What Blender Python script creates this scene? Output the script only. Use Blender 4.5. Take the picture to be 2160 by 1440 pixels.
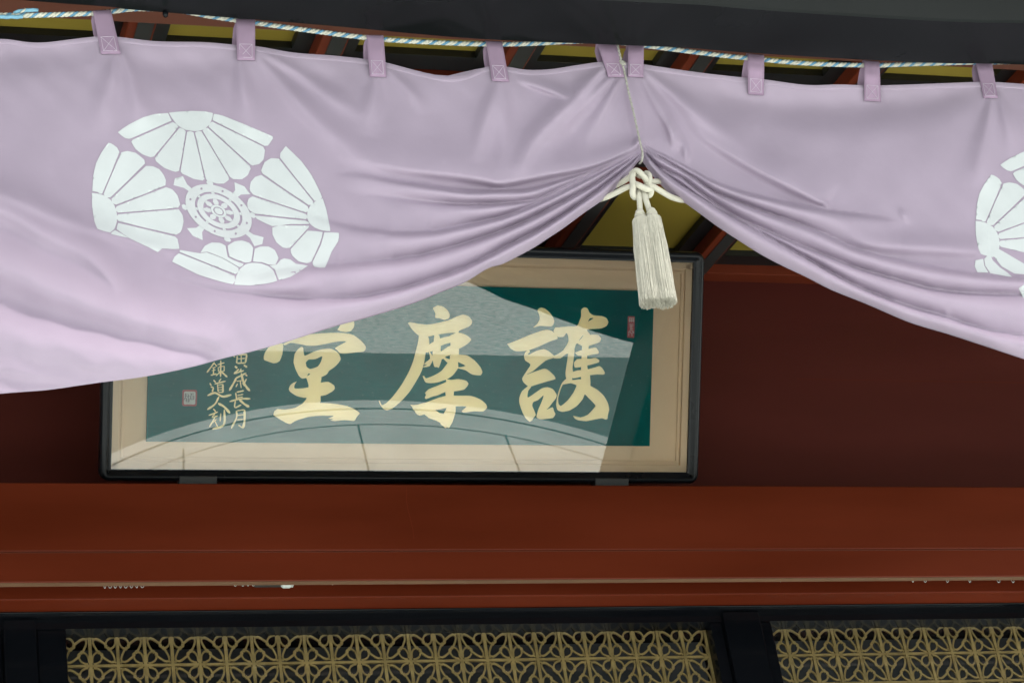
import bpy, math, random
import numpy as np
from mathutils import Vector, Matrix
from mathutils.geometry import delaunay_2d_cdt

random.seed(7); rng = np.random.default_rng(7)
for o in list(bpy.data.objects):
    bpy.data.objects.remove(o)
S = bpy.context.scene
COL = S.collection

# ------------------------------------------------------------------ camera
PCX, PCY = 1080.0, 720.0                      # principal point of the 2160 x 1440 photograph
VX = np.array([18750.0, 385.0])               # vanishing point of the facade's horizontals
VZ = np.array([-1396.0, -8420.0])             # vanishing point of the verticals
FL = math.sqrt(-float(VX @ VZ))
def _n(v):
    v = np.array(v, float); return v / np.linalg.norm(v)
aX = _n([VX[0], VX[1], FL]); aZ = _n([VZ[0], VZ[1], FL]); aY = np.cross(aX, aZ)
if aY[2] < 0: aY = -aY
M = np.array([aX, aY, aZ])                    # world = M @ (right, down, forward)
CAM = np.array([0.0, -8.1, 1.6])
cd = bpy.data.cameras.new('camera'); cam = bpy.data.objects.new('camera', cd); COL.objects.link(cam)
cd.sensor_width = 36.0; cd.lens = FL / 2160 * 36.0; cd.clip_start = 0.1; cd.clip_end = 2000
R = Matrix((M[:, 0].tolist(), (-M[:, 1]).tolist(), (-M[:, 2]).tolist())).transposed()
cam.matrix_world = Matrix.Translation(Vector(CAM)) @ R.to_4x4()
S.camera = cam

# ------------------------------------------------------------------ sky, sun, exposure
SUN_EL, SUN_AZ = math.radians(62), math.radians(140)
w = bpy.data.worlds.new('World'); S.world = w; w.use_nodes = True
nt = w.node_tree; nt.nodes.clear()
sky = nt.nodes.new('ShaderNodeTexSky'); sky.sky_type = 'NISHITA'; sky.sun_disc = False
sky.sun_elevation = SUN_EL; sky.sun_rotation = SUN_AZ
sky.air_density = 1.0; sky.dust_density = 5.0; sky.ozone_density = 1.0
bg = nt.nodes.new('ShaderNodeBackground'); bg.inputs[1].default_value = 0.085
wo = nt.nodes.new('ShaderNodeOutputWorld')
hsv = nt.nodes.new('ShaderNodeHueSaturation'); hsv.inputs['Saturation'].default_value = 0.4
nt.links.new(sky.outputs[0], hsv.inputs['Color']); nt.links.new(hsv.outputs[0], bg.inputs[0]); nt.links.new(bg.outputs[0], wo.inputs[0])
sd = bpy.data.lights.new('sun', 'SUN'); sun = bpy.data.objects.new('sun', sd); COL.objects.link(sun)
sd.energy = 4.2; sd.angle = math.radians(25); sd.color = (1.0, 0.96, 0.9)
# direction towards the sun (Blender sky: rotation 0 = +Y, clockwise seen from above)
sdir = Vector((math.sin(SUN_AZ) * math.cos(SUN_EL), math.cos(SUN_AZ) * math.cos(SUN_EL), math.sin(SUN_EL)))
sun.rotation_euler = sdir.to_track_quat('Z', 'Y').to_euler()
S.view_settings.view_transform = 'Standard'; S.view_settings.look = 'None'
S.view_settings.gamma = 1.0; S.view_settings.use_curve_mapping = False
S.view_settings.exposure = 1.25
S.render.engine = 'CYCLES'

# ------------------------------------------------------------------ photo -> place
def ray(px, py):
    return M @ np.array([px - PCX, py - PCY, FL])
def at(px, py, y):
    """point of the place on the vertical plane Y = y that the photo shows at (px, py)"""
    d = ray(px, py); return CAM + (y - CAM[1]) / d[1] * d
def at_many(px, py, y):
    px = np.asarray(px, float); py = np.asarray(py, float); y = np.broadcast_to(np.asarray(y, float), px.shape)
    d = np.stack([px - PCX, py - PCY, np.full_like(px, FL)], -1) @ M.T
    return CAM + ((y - CAM[1]) / d[:, 1])[:, None] * d

# ------------------------------------------------------------------ helpers
def tag(o, label=None, cat=None, group=None, kind=None):
    if label: o['label'] = label
    if cat: o['category'] = cat
    if group: o['group'] = group
    if kind: o['kind'] = kind
    return o
def adopt(o, parent):
    if parent is not None:
        o.parent = parent
        o.matrix_parent_inverse = Matrix.Translation(-Vector(parent.location)) if parent.type == 'EMPTY' else Matrix.Identity(4)
def mk(name, verts, faces, m, parent=None, smooth=False):
    me = bpy.data.meshes.new(name)
    me.from_pydata([tuple(map(float, v)) for v in verts], [], [tuple(map(int, f)) for f in faces]); me.update()
    if smooth: me.polygons.foreach_set('use_smooth', [True] * len(me.polygons))
    me.materials.append(m)
    o = bpy.data.objects.new(name, me); COL.objects.link(o); adopt(o, parent)
    return o
def empty(name, loc):
    o = bpy.data.objects.new(name, None); o.empty_display_size = 0.1; o.location = Vector(tuple(map(float, loc))); COL.objects.link(o); return o
class MB:
    def __init__(s): s.v = []; s.f = []
    def add(s, v, f):
        b = len(s.v); s.v += [tuple(map(float, p)) for p in v]; s.f += [tuple(i + b for i in q) for q in f]; return s
    def box(s, x0, x1, y0, y1, z0, z1):
        return s.add([(x0,y0,z0),(x1,y0,z0),(x1,y1,z0),(x0,y1,z0),(x0,y0,z1),(x1,y0,z1),(x1,y1,z1),(x0,y1,z1)],
                     [(0,3,2,1),(4,5,6,7),(0,1,5,4),(1,2,6,5),(2,3,7,6),(3,0,4,7)])
    def hexa(s, p):
        return s.add(p, [(0,3,2,1),(4,5,6,7),(0,1,5,4),(1,2,6,5),(2,3,7,6),(3,0,4,7)])
    def prism(s, prof, x0, x1):
        """profile of (y, z) swept along X"""
        n = len(prof); v = [(x0, a, b) for a, b in prof] + [(x1, a, b) for a, b in prof]
        f = [(i, (i+1) % n, n + (i+1) % n, n + i) for i in range(n)] + [tuple(range(n))[::-1], tuple(range(n, 2*n))]
        return s.add(v, f)
    def tube(s, pts, r, n=8, cap=True):
        P = np.array(pts, float); k = len(P); rr = np.broadcast_to(np.asarray(r, float), (k,))
        T = np.gradient(P, axis=0); T /= np.linalg.norm(T, axis=1)[:, None] + 1e-12
        u = np.cross(T[0], [0, 0, 1.0]); 
        if np.linalg.norm(u) < 1e-3: u = np.cross(T[0], [1.0, 0, 0])
        u /= np.linalg.norm(u); v = []
        for i in range(k):
            u = u - (u @ T[i]) * T[i]; u /= np.linalg.norm(u); b = np.cross(T[i], u)
            for j in range(n):
                a = 2 * math.pi * j / n; v.append(P[i] + rr[i] * (math.cos(a) * u + math.sin(a) * b))
        f = [(i*n + j, i*n + (j+1) % n, (i+1)*n + (j+1) % n, (i+1)*n + j) for i in range(k-1) for j in range(n)]
        if cap: f += [tuple(range(n))[::-1], tuple(range((k-1)*n, k*n))]
        return s.add(v, f)
    def build(s, name, m, parent=None, smooth=False): return mk(name, s.v, s.f, m, parent, smooth)
def bevel(o, wdt=0.004, seg=2):
    md = o.modifiers.new('bevel', 'BEVEL'); md.width = wdt; md.segments = seg; md.limit_method = 'ANGLE'; md.angle_limit = math.radians(40)
    return o
def spline(pts, n):
    """Catmull-Rom through rows of numbers"""
    P = np.array(pts, float); k = len(P)
    if k == 2: return np.array([P[0] + (P[1]-P[0]) * t for t in np.linspace(0, 1, n)])
    Q = np.vstack([2*P[0]-P[1], P, 2*P[-1]-P[-2]]); out = []
    for t in np.linspace(0, k-1-1e-9, n):
        i = int(t); a = t - i; p0, p1, p2, p3 = Q[i:i+4]
        out.append(0.5*((2*p1)+(-p0+p2)*a+(2*p0-5*p1+4*p2-p3)*a*a+(-p0+3*p1-3*p2+p3)*a**3))
    return np.array(out)
def inside(pts, rings):
    pts = np.asarray(pts, float); c = np.zeros(len(pts), bool)
    for r in rings:
        r = np.asarray(r, float); x, y = pts[:, 0], pts[:, 1]
        for (x0, y0), (x1, y1) in zip(r, np.roll(r, -1, 0)):
            if y0 == y1: continue
            h = (y0 > y) != (y1 > y); c ^= h & (x < (x1-x0)*(y-y0)/(y1-y0)+x0)
    return c
def fill(rings, step=None, edge=None):
    """triangulate 2-D rings (even-odd); step adds inner points, edge subdivides the outline"""
    vs, es = [], []
    for r in rings:
        r = [np.array(p, float) for p in r]; q = []
        for a, b in zip(r, r[1:] + r[:1]):
            k = max(1, int(np.linalg.norm(b-a) / edge)) if edge else 1
            q += [a + (b-a)*i/k for i in range(k)]
        b0 = len(vs); vs += q; es += [(b0+i, b0+(i+1) % len(q)) for i in range(len(q))]
    if step:
        A = np.array(vs); gx, gy = np.meshgrid(np.arange(A[:,0].min(), A[:,0].max(), step), np.arange(A[:,1].min(), A[:,1].max(), step))
        g = np.stack([gx.ravel(), gy.ravel()], -1); g = g[inside(g, rings)]
        if len(g):
            d = np.min(np.linalg.norm(g[:, None] - A[None], axis=2), axis=1); g = g[d > step*0.4]; vs += list(g)
    V, _, F, *_ = delaunay_2d_cdt([Vector((float(p[0]), float(p[1]))) for p in vs], es, [], 0, 1e-5)
    V = np.array([(p.x, p.y) for p in V]); F = np.array([list(f) for f in F if len(f) == 3])
    return V, F[inside(V[F].mean(1), rings)]

# ------------------------------------------------------------------ materials (all procedural)
def mat(name, col, rough=0.6, var=0.12, scale=8.0, bump=0.0, bscale=60.0, spec=0.5, metal=0.0, stretch=(1,1,1), col2=None, coat=0.0):
    m = bpy.data.materials.new(name); m.use_nodes = True; N = m.node_tree.nodes; L = m.node_tree.links
    b = N['Principled BSDF']; b.inputs['Roughness'].default_value = rough; b.inputs['Metallic'].default_value = metal
    b.inputs['Specular IOR Level'].default_value = spec; b.inputs['Coat Weight'].default_value = coat; b.inputs['Coat Roughness'].default_value = 0.12
    tc = N.new('ShaderNodeTexCoord'); mp = N.new('ShaderNodeMapping'); mp.inputs['Scale'].default_value = stretch
    L.new(tc.outputs['Object'], mp.inputs[0])
    n1 = N.new('ShaderNodeTexNoise'); n1.inputs['Scale'].default_value = scale; n1.inputs['Detail'].default_value = 6
    L.new(mp.outputs[0], n1.inputs['Vector'])
    rp = N.new('ShaderNodeValToRGB'); c = np.array(col)
    c2 = np.array(col2) if col2 is not None else c
    rp.color_ramp.elements[0].position = 0.3; rp.color_ramp.elements[1].position = 0.7
    rp.color_ramp.elements[0].color = (*np.clip(c*(1-var), 0, 1), 1); rp.color_ramp.elements[1].color = (*np.clip(c2*(1+var), 0, 1), 1)
    L.new(n1.outputs['Fac'], rp.inputs[0]); L.new(rp.outputs[0], b.inputs['Base Color'])
    mr = N.new('ShaderNodeMapRange'); mr.inputs['To Min'].default_value = max(0.02, rough*0.8); mr.inputs['To Max'].default_value = min(1, rough*1.25)
    L.new(n1.outputs['Fac'], mr.inputs[0]); L.new(mr.outputs[0], b.inputs['Roughness'])
    if bump:
        n2 = N.new('ShaderNodeTexNoise'); n2.inputs['Scale'].default_value = bscale; n2.inputs['Detail'].default_value = 4
        L.new(mp.outputs[0], n2.inputs['Vector'])
        bp = N.new('ShaderNodeBump'); bp.inputs['Strength'].default_value = bump; bp.inputs['Distance'].default_value = 0.004
        L.new(n2.outputs['Fac'], bp.inputs['Height']); L.new(bp.outputs[0], b.inputs['Normal'])
    return m
def fabric(name, col, trans, weave=900.0, rough=0.75, sheen=0.03):
    m = mat(name, col, rough, 0.03, 5.0, spec=0.12); N = m.node_tree.nodes; L = m.node_tree.links; b = N['Principled BSDF']
    b.inputs['Sheen Weight'].default_value = sheen; b.inputs['Sheen Roughness'].default_value = 0.4
    tc = [n for n in N if n.type == 'TEX_COORD'][0]
    hs = []
    for d in ('X', 'Z'):
        wv = N.new('ShaderNodeTexWave'); wv.bands_direction = d; wv.inputs['Scale'].default_value = weave/6.28
        wv.inputs['Distortion'].default_value = 0.6; L.new(tc.outputs['Object'], wv.inputs[0]); hs.append(wv)
    ad = N.new('ShaderNodeMath'); ad.operation = 'ADD'; L.new(hs[0].outputs['Fac'], ad.inputs[0]); L.new(hs[1].outputs['Fac'], ad.inputs[1])
    wr = N.new('ShaderNodeTexNoise'); wr.inputs['Scale'].default_value = 14; wr.inputs['Detail'].default_value = 5
    L.new(tc.outputs['Object'], wr.inputs[0])
    bp = N.new('ShaderNodeBump'); bp.inputs['Strength'].default_value = 0.12; bp.inputs['Distance'].default_value = 0.001; L.new(ad.outputs[0], bp.inputs['Height'])
    b2 = N.new('ShaderNodeBump'); b2.inputs['Strength'].default_value = 0.1; b2.inputs['Distance'].default_value = 0.02
    L.new(wr.outputs['Fac'], b2.inputs['Height']); L.new(bp.outputs[0], b2.inputs['Normal']); L.new(b2.outputs[0], b.inputs['Normal'])
    if trans:
        tr = N.new('ShaderNodeBsdfTranslucent'); rp = [n for n in N if n.type == 'VALTORGB'][0]; L.new(rp.outputs[0], tr.inputs[0])
        mx = N.new('ShaderNodeMixShader'); mx.inputs[0].default_value = trans
        L.new(b.outputs[0], mx.inputs[1]); L.new(tr.outputs[0], mx.inputs[2]); L.new(mx.outputs[0], N['Material Output'].inputs[0])
    return m
def glass(name, refl, rough=0.0):
    m = bpy.data.materials.new(name); m.use_nodes = True; N = m.node_tree.nodes; L = m.node_tree.links; N.remove(N['Principled BSDF'])
    t = N.new('ShaderNodeBsdfTransparent'); g = N.new('ShaderNodeBsdfGlossy'); g.inputs['Roughness'].default_value = rough
    fr = N.new('ShaderNodeFresnel'); fr.inputs['IOR'].default_value = refl
    mx = N.new('ShaderNodeMixShader'); L.new(fr.outputs[0], mx.inputs[0])
    L.new(t.outputs[0], mx.inputs[1]); L.new(g.outputs[0], mx.inputs[2]); L.new(mx.outputs[0], N['Material Output'].inputs[0])
    return m
LILAC = (0.40, 0.327, 0.42)
m_cloth = fabric('lilac_cloth', LILAC, 0.22)
m_tab = fabric('lilac_tab', (0.32, 0.225, 0.32), 0.1)
m_print = fabric('white_print', (0.54, 0.565, 0.58), 0.1)
m_print2 = fabric('pale_print', (0.525, 0.54, 0.56), 0.1)
m_stitch = mat('stitch_thread', (0.44, 0.37, 0.46), 0.8)
m_red = mat('red_lacquer', (0.080, 0.0118, 0.0036), 0.40, 0.14, 2.2, 0.05, 30, 0.12, stretch=(.35, 1, 2.2), col2=(0.088, 0.014, 0.005))
m_wall = mat('dark_red_wall', (0.058, 0.0112, 0.0086), 0.48, 0.16, 1.6, 0.05, 25, 0.15, stretch=(.4, 1, 2.0))
m_rafter = mat('rafter_red', (0.115, 0.021, 0.009), 0.42, 0.12, 3.0, 0.05, 30, 0.15)
m_brown = mat('eave_brown', (0.14, 0.05, 0.032), 0.4, 0.1, 3.0, 0.05, 30, 0.4)
m_edge = mat('board_edge_brown', (0.13, 0.07, 0.04), 0.45, 0.12, 4.0, 0.05, 40, 0.4)
m_black = mat('black_lacquer', (0.0025, 0.003, 0.0042), 0.16, 0.2, 2.0, 0.02, 12, 0.16)
m_eave = mat('eave_black_lacquer', (0.007, 0.008, 0.0085), 0.17, 0.2, 2.5, 0.02, 10, 0.15)
m_blackm = mat('black_paint', (0.005, 0.006, 0.007), 0.45, 0.2, 3.0, 0.05, 30)
m_grey = mat('dark_grey', (0.020, 0.021, 0.021), 0.45, 0.15, 3.0)
m_yellow = mat('ochre_panel', (0.21, 0.155, 0.02), 0.5, 0.12, 2.5, 0.05, 20)
m_frame = mat('black_frame', (0.006, 0.007, 0.009), 0.28, 0.15, 4.0, spec=0.2)
m_mat = fabric('beige_mount', (0.74, 0.58, 0.40), 0, 1400.0, 0.85)
m_gold = mat('gold_leaf', (1.0, 0.85, 0.50), 0.6, 0.04, 9.0, 0.15, 120, metal=0.3)
m_lat = mat('lattice_gold', (0.50, 0.375, 0.155), 0.45, 0.25, 22.0, 0.05, 40, metal=0.2)
m_white = mat('cord_white', (0.50, 0.475, 0.40), 0.75, 0.06, 60, 0.5, 500)
m_fringe = mat('fringe_white', (0.50, 0.475, 0.405), 0.8, 0.08, 90)
m_thin = mat('thin_cord', (0.34, 0.325, 0.29), 0.7, 0.25, 160, 0.6, 400)
m_blue = mat('rope_blue', (0.10, 0.24, 0.37), 0.6, 0.12, 50, 0.4, 300)
m_bluel = mat('rope_light_blue', (0.16, 0.34, 0.46), 0.6, 0.1, 50, 0.4, 300)
m_ropew = mat('rope_white', (0.50, 0.49, 0.42), 0.6, 0.1, 50, 0.4, 300)
m_plastic = mat('rail_white', (0.42, 0.45, 0.43), 0.4, 0.05, 20)
m_sealr = mat('seal_red', (0.42, 0.10, 0.10), 0.7, 0.15, 60)
m_sealw = mat('seal_paper', (0.60, 0.62, 0.58), 0.8, 0.05, 60)
m_sealg = mat('seal_ink', (0.16, 0.14, 0.15), 0.8, 0.05, 60)
m_room = mat('dark_room', (0.07, 0.075, 0.08), 0.8)
m_pave = mat('pale_stone', (0.66, 0.71, 0.68), 0.8, 0.12, 3.0, 0.3, 50)
m_road = mat('asphalt', (0.17, 0.21, 0.205), 0.85, 0.2, 9.0, 0.5, 120, stretch=(1, 4, 1))
m_gravel = mat('gravel', (0.64, 0.71, 0.68), 0.9, 0.34, 17.0, 0.6, 80, stretch=(1, 2.6, 1))
m_roof = mat('roof_tile', (0.08, 0.085, 0.09), 0.6, 0.2, 6.0)
m_pglass = glass('plaque_glass', 2.0)
m_dglass = glass('door_glass', 1.7, 0.03)
# teal brocade with pale specks
m_teal = mat('teal_cloth', (0.0005, 0.120, 0.115), 0.9, 0.15, 6.0, 0.1, 300, spec=0.05)
_N = m_teal.node_tree.nodes; _L = m_teal.node_tree.links
_v = _N.new('ShaderNodeTexVoronoi'); _v.inputs['Scale'].default_value = 42
_tc = [n for n in _N if n.type == 'TEX_COORD'][0]; _L.new(_tc.outputs['Object'], _v.inputs['Vector'])
_r = _N.new('ShaderNodeValToRGB'); _r.color_ramp.elements[0].position = 0.0; _r.color_ramp.elements[0].color = (1,1,1,1)
_r.color_ramp.elements[1].position = 0.14; _r.color_ramp.elements[1].color = (0,0,0,1); _L.new(_v.outputs['Distance'], _r.inputs[0])
_s = _N.new('ShaderNodeMath'); _s.operation = 'MULTIPLY'; _s.inputs[1].default_value = 0.22; _L.new(_r.outputs[0], _s.inputs[0])
_x = _N.new('ShaderNodeMixRGB'); _L.new(_s.outputs[0], _x.inputs[0]); _L.new([n for n in _N if n.type == 'VALTORGB' and n != _r][0].outputs[0], _x.inputs[1])
_x.inputs[2].default_value = (0.25, 0.45, 0.42, 1); _L.new(_x.outputs[0], _N['Principled BSDF'].inputs['Base Color'])

# ================================================================== the setting: ground in front of the hall
TILT = math.radians(35.4)
YC = -2.36                                     # curtain plane
def ground_sheet(name, ring, z, m):
    V, F = fill([ring]); o = mk(name, [(p[0], p[1], z) for p in V], F, m); tag(o, kind='structure'); return o
ground_sheet('ground', [(-150,-150),(150,-150),(150,60),(-150,60)], 0.0, m_gravel)
ground_sheet('road', [(-2,-9.26),(14,-9.26),(14,-7.9),(-2,-7.9)], 0.004, m_road)
AC, AR = np.array([4.63, -4.84]), 3.80
def arcp(r, n): return [(AC[0] + r*math.cos(a), AC[1] + r*math.sin(a)) for a in np.linspace(-math.pi, 0, n)]
pv = ground_sheet('pavement', arcp(AR, 61) + [(AC[0]+AR, -2.0), (AC[0]-AR, -2.0)], 0.012, m_pave)
def ring_strip(r0, r1, z, m, name):
    a, b = arcp(r0, 61), arcp(r1, 61)
    mk(name, [(*p, z) for p in a] + [(*p, z) for p in b], [(i, i+1, 62+i, 61+i) for i in range(60)], m, pv)
ring_strip(AR-.10, AR-.112, .016, m_road, 'kerb_joint'); ring_strip(AR-.30, AR-.306, .016, m_road, 'kerb_joint')
for (xa, ya), (xb, yb_) in (((4.39,-8.33),(4.33,-5.0)), ((5.55,-8.22),(5.70,-5.0)), ((3.0,-8.02),(2.7,-5.0)), ((6.9,-7.7),(7.2,-5.0)), ((1.6,-6.4),(7.7,-6.4))):
    d_ = _n([ya-yb_, xb-xa])*0.007
    mk('slab_joint', [(xa-d_[0],ya-d_[1],.0165),(xa+d_[0],ya+d_[1],.0165),(xb+d_[0],yb_+d_[1],.0165),(xb-d_[0],yb_-d_[1],.0165)], [(0,1,2,3)], m_road, pv)

# ================================================================== the hall
XL, XR = -2.2, 7.6
hall = empty('temple_hall', (2.7, 0, 0)); tag(hall, 'red and black lacquered wooden temple hall with ochre coffered eaves behind the curtain', 'building')
ZT = at(1500, 604, 0)[2]                        # top of the wall under the eaves
mk('wall', [(XL,0,5.9),(XR,0,5.9),(XR,0,ZT+.1),(XL,0,ZT+.1)], [(0,1,2,3)], m_wall, hall)
mk('wall_panel_seam', [(4.0,-.003,at(1850,803,0)[2]),(XR,-.003,at(1850,803,0)[2]),(XR,-.003,at(1850,803,0)[2]+.0022),(4.0,-.003,at(1850,803,0)[2]+.0022)], [(0,1,2,3)], m_red, hall)
# big red beam under the plaque: upper face, groove, lower face, pale edge
YB = -0.40
zb0, zb1, zb2 = at(1000,1021,YB)[2], at(1000,1162,YB)[2], at(1000,1222,YB)[2]
bm_ = MB().prism([(YB, zb0), (0, zb0), (0, zb1+.02), (YB, zb1+.004)], XL, XR).build('beam', m_red, hall); bevel(bm_, 0.005)
MB().prism([(YB+.006, zb1+.0045), (YB+.05, zb1+.0045), (YB+.05, zb1-.003), (YB+.006, zb1-.003)], XL, XR).build('beam_groove', m_brown, bm_)
ck = [(858,1026),(857,1050),(860,1072),(866,1094),(871,1116),(873,1136)]; cv_ = []
for px_, py_ in ck: cv_ += [at(px_-.5, py_, YB-.0015), at(px_+.5, py_, YB-.0015)]
mk('hairline_crack', cv_, [(2*i, 2*i+1, 2*i+3, 2*i+2) for i in range(len(ck)-1)], m_rafter, bm_)
bl = MB().prism([(YB-.002, zb1-.003), (YB+.022, zb1-.003), (YB+.022, zb2), (YB+.001, zb2), (YB-.002, zb2+.003)], XL, XR).build('beam_apron', m_red, hall)
MB().prism([(YB+.0005, zb2-.001), (YB+.022, zb2-.001), (YB+.022, zb2-.004), (YB+.0005, zb2-.004)], XL, XR).build('apron_edge', m_edge, bl)
YI = -0.205
zi0 = at(1000,1257,YI)[2]; zi1 = zi0
bevel(MB().prism([(YI, zi0), (0.1, zi0), (0.1, zb1+.015), (YI, zb1+.015)], XL, XR).build('inner_beam', m_red, hall), .004)

# coffered ceiling under the eaves: falls outwards at 12.6 degrees
SL = math.tan(math.radians(12.6)); ZC = ZT + 0.10
def cp(x, o, d=0.0): return (x, -o, ZC - o*SL - d)
def slab(mb, x0, x1, o0, o1, d0, d1):
    return mb.hexa([cp(x0,o0,d1), cp(x1,o0,d1), cp(x1,o1,d1), cp(x0,o1,d1), cp(x0,o0,d0), cp(x1,o0,d0), cp(x1,o1,d0), cp(x0,o1,d0)])
xr0, xr1 = at(1143,590,0)[0], at(1450,590,0)[0]; DR = xr1 - xr0
raf = [xr0 + DR*k for k in range(-6, 7)]
RW = 0.045
pur = [(0.0, 0.085), (0.875, 0.955), (1.545, 1.63)]           # battens along the wall
PO1 = 2.30
for x in raf:
    r_ = slab(MB(), x-RW, x+RW, 0.0855, PO1, -0.01, 0.085).build('rafter', m_rafter, hall); bevel(r_, .004)
    slab(MB(), x-RW+.03, x+RW-.008, 0.09, PO1, 0.0862, 0.0885).build('rafter_underside', m_grey, r_)  # thin dark grey strip along the rafter's lower face
for a, b in pur:
    bevel(slab(MB(), XL, XR, a+.0003, b, -0.01, 0.075).build('purlin', m_rafter, hall), .003)
rows = [(0.085, 0.875), (0.955, 1.545), (1.63, PO1)]
for i in range(len(raf)-1):
    x0, x1 = raf[i]+RW, raf[i+1]-RW
    for o0, o1 in rows:
        p_ = slab(MB(), x0, x1, o0, o1, -0.02, 0.0).build('ceiling_panel', m_yellow, hall)
        bw = 0.06
        fr = MB(); slab(fr, x0+.0005, x0+bw, o0+.0005, o1-.0005, 0.0005, 0.03); slab(fr, x1-bw, x1-.0005, o0+.0005, o1-.0005, 0.0005, 0.03)
        slab(fr, x0+bw, x1-bw, o0+.0005, o0+(.10 if o0 > 1.5 else .09), 0.0005, 0.029); slab(fr, x0+bw, x1-bw, o1-bw, o1-.0005, 0.0005, 0.029)
        fr.build('panel_border', m_blackm, p_)
# eave beam (brown) and the black eave board
zbr = at(900, 82, -2.10)[2]
bevel(MB().box(XL, XR, -2.26, -2.10, zbr, zbr+.22).build('eave_beam', m_brown, hall), .004)
EY0, EY1 = -2.42, -2.625
ept = np.array([(-900,-75),(-300,-30),(60,2),(230,15),(290,22),(540,42),(720,57),(1000,82),(1300,95),(1440,101),(1580,112),(1850,128),(2000,134),(2160,137),(2700,160),(3400,190)], float)
es = spline(ept, 90); ev = []; ef = []
for px, py in es:
    p = at(px, py, EY0); x, z = p[0], p[2]
    ev += [(x,EY0,z), (x,EY1+.006,z), (x,EY1,z+.006), (x,EY1-.11,z+.26), (x,EY0,z+.30)]
for i in range(len(es)-1):
    for j in range(5): ef.append((5*i+j, 5*i+(j+1) % 5, 5*i+5+(j+1) % 5, 5*i+5+j))
ef += [(4,3,2,1,0), tuple(5*(len(es)-1)+j for j in range(5))]
eb = mk('eave_board', ev, ef, m_eave, hall)
kp = at(349, 30, EY0-.02); MB().tube([kp+[0,0,.012], kp+[0,0,.002], kp+[0,0,-.008], kp+[0,0,-.013]], [.006,.009,.007,.002], 10).build('board_knob', m_black, eb, True)
# roof above, side and back walls of the hall, porch pillars
def roof_slab(o0, z0, o1, z1, name):
    MB().hexa([(XL-1,-o1,z1),(XR+1,-o1,z1),(XR+1,-o0,z0),(XL-1,-o0,z0),(XL-1,-o1,z1+.2),(XR+1,-o1,z1+.2),(XR+1,-o0,z0+.2),(XL-1,-o0,z0+.2)]).build(name, m_roof, hall)
roof_slab(-4.0, 9.2, 3.12, 6.85, 'roof')  # unseen; added to stop light leaking in, overhang set to shade the curtain
mk('back_wall', [(XL,4,0),(XR,4,0),(XR,4,9.2),(XL,4,9.2)], [(0,1,2,3)], m_room, hall)
for x in (XL, XR): mk('side_wall', [(x,0.02,0),(x,4,0),(x,4,9.2),(x,0.02,7.6)], [(0,1,2,3)], m_room, hall)
for x, nm in ((3.87, 'porch_pillar'), (-1.2, 'porch_pillar')):
    b_ = MB().box(x, x+.32, -2.30, -1.98, 0, 6.35).build(nm, m_wall, hall); bevel(b_, .02)

# ------------------------------------------------------------------ doors with gold lattice behind glass
YD = -0.04
zl0 = at(1000,1329,-.018)[2]; rowh = 0.119
xd0, xd1 = at(137,1350,YD)[0], at(1492,1323,YD)[0]; colw = (xd1-xd0-.088-.004)/24
zh0, zh1 = at(1000,1281,-.11)[2], at(1000,1316,-.085)[2]
zbd = at(1000,1325,-.055)[2] + .011
head = MB().prism([(-.11, zi1-.012), (.08, zi1-.012), (.08, zi1-.0005), (-.12, zi1-.0005), (-.125, zi1-.006)], XL, XR).build('door_head', m_black, hall); bevel(head, .003)
MB().prism([(-.085, zh1), (.08, zh1), (.08, zi1-.0125), (-.085, zi1-.0125)], XL, XR).build('door_head_face', m_black, head)
def orn_mesh():
    """one corner ornament: corner of the cell at (0,0), arms along +x and -z"""
    strokes = [([(.085,.92),(.13,.86),(.115,.77),(.15,.67),(.225,.54),(.27,.47)], .07), ([(.25,.45),(.31,.46),(.35,.39)], .10), ([(.36,.39),(.42,.37),(.42,.30)], .10),
               ([(.42,.30),(.52,.24),(.66,.15),(.76,.115),(.86,.13),(.92,.085)], .07),
               ([(.06,.10),(.07,.25),(.12,.36),(.19,.42),(.26,.44)], .06), ([(.10,.06),(.22,.08),(.34,.14),(.40,.22),(.41,.29)], .06)]
    mb = MB(); W, H = colw, rowh
    for k, (pts, wd) in enumerate(strokes):
        P = np.array(pts, float) if k in (0, 3) else spline(pts, max(len(pts), 5)); T = np.gradient(P, axis=0); T /= np.linalg.norm(T, axis=1)[:, None]; Nn = np.stack([-T[:,1], T[:,0]], -1)
        A = P + Nn*wd/2; B = P - Nn*wd/2; n = len(P); y0, y1 = -.0040-.0003*k, .0005
        v = [(a[0]*W, y0, -a[1]*H) for a in A] + [(b[0]*W, y0, -b[1]*H) for b in B] + [(a[0]*W, y1, -a[1]*H) for a in A] + [(b[0]*W, y1, -b[1]*H) for b in B]
        f = []
        for i in range(n-1): f += [(i, i+1, n+i+1, n+i), (i, 2*n+i, 2*n+i+1, i+1), (n+i, n+i+1, 3*n+i+1, 3*n+i)]
        mb.add(v, f)
    me = bpy.data.meshes.new('ornament'); me.from_pydata(mb.v, [], mb.f); me.materials.append(m_lat)
    me2 = me.copy(); me.update(); return me
OM = orn_mesh()
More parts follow.
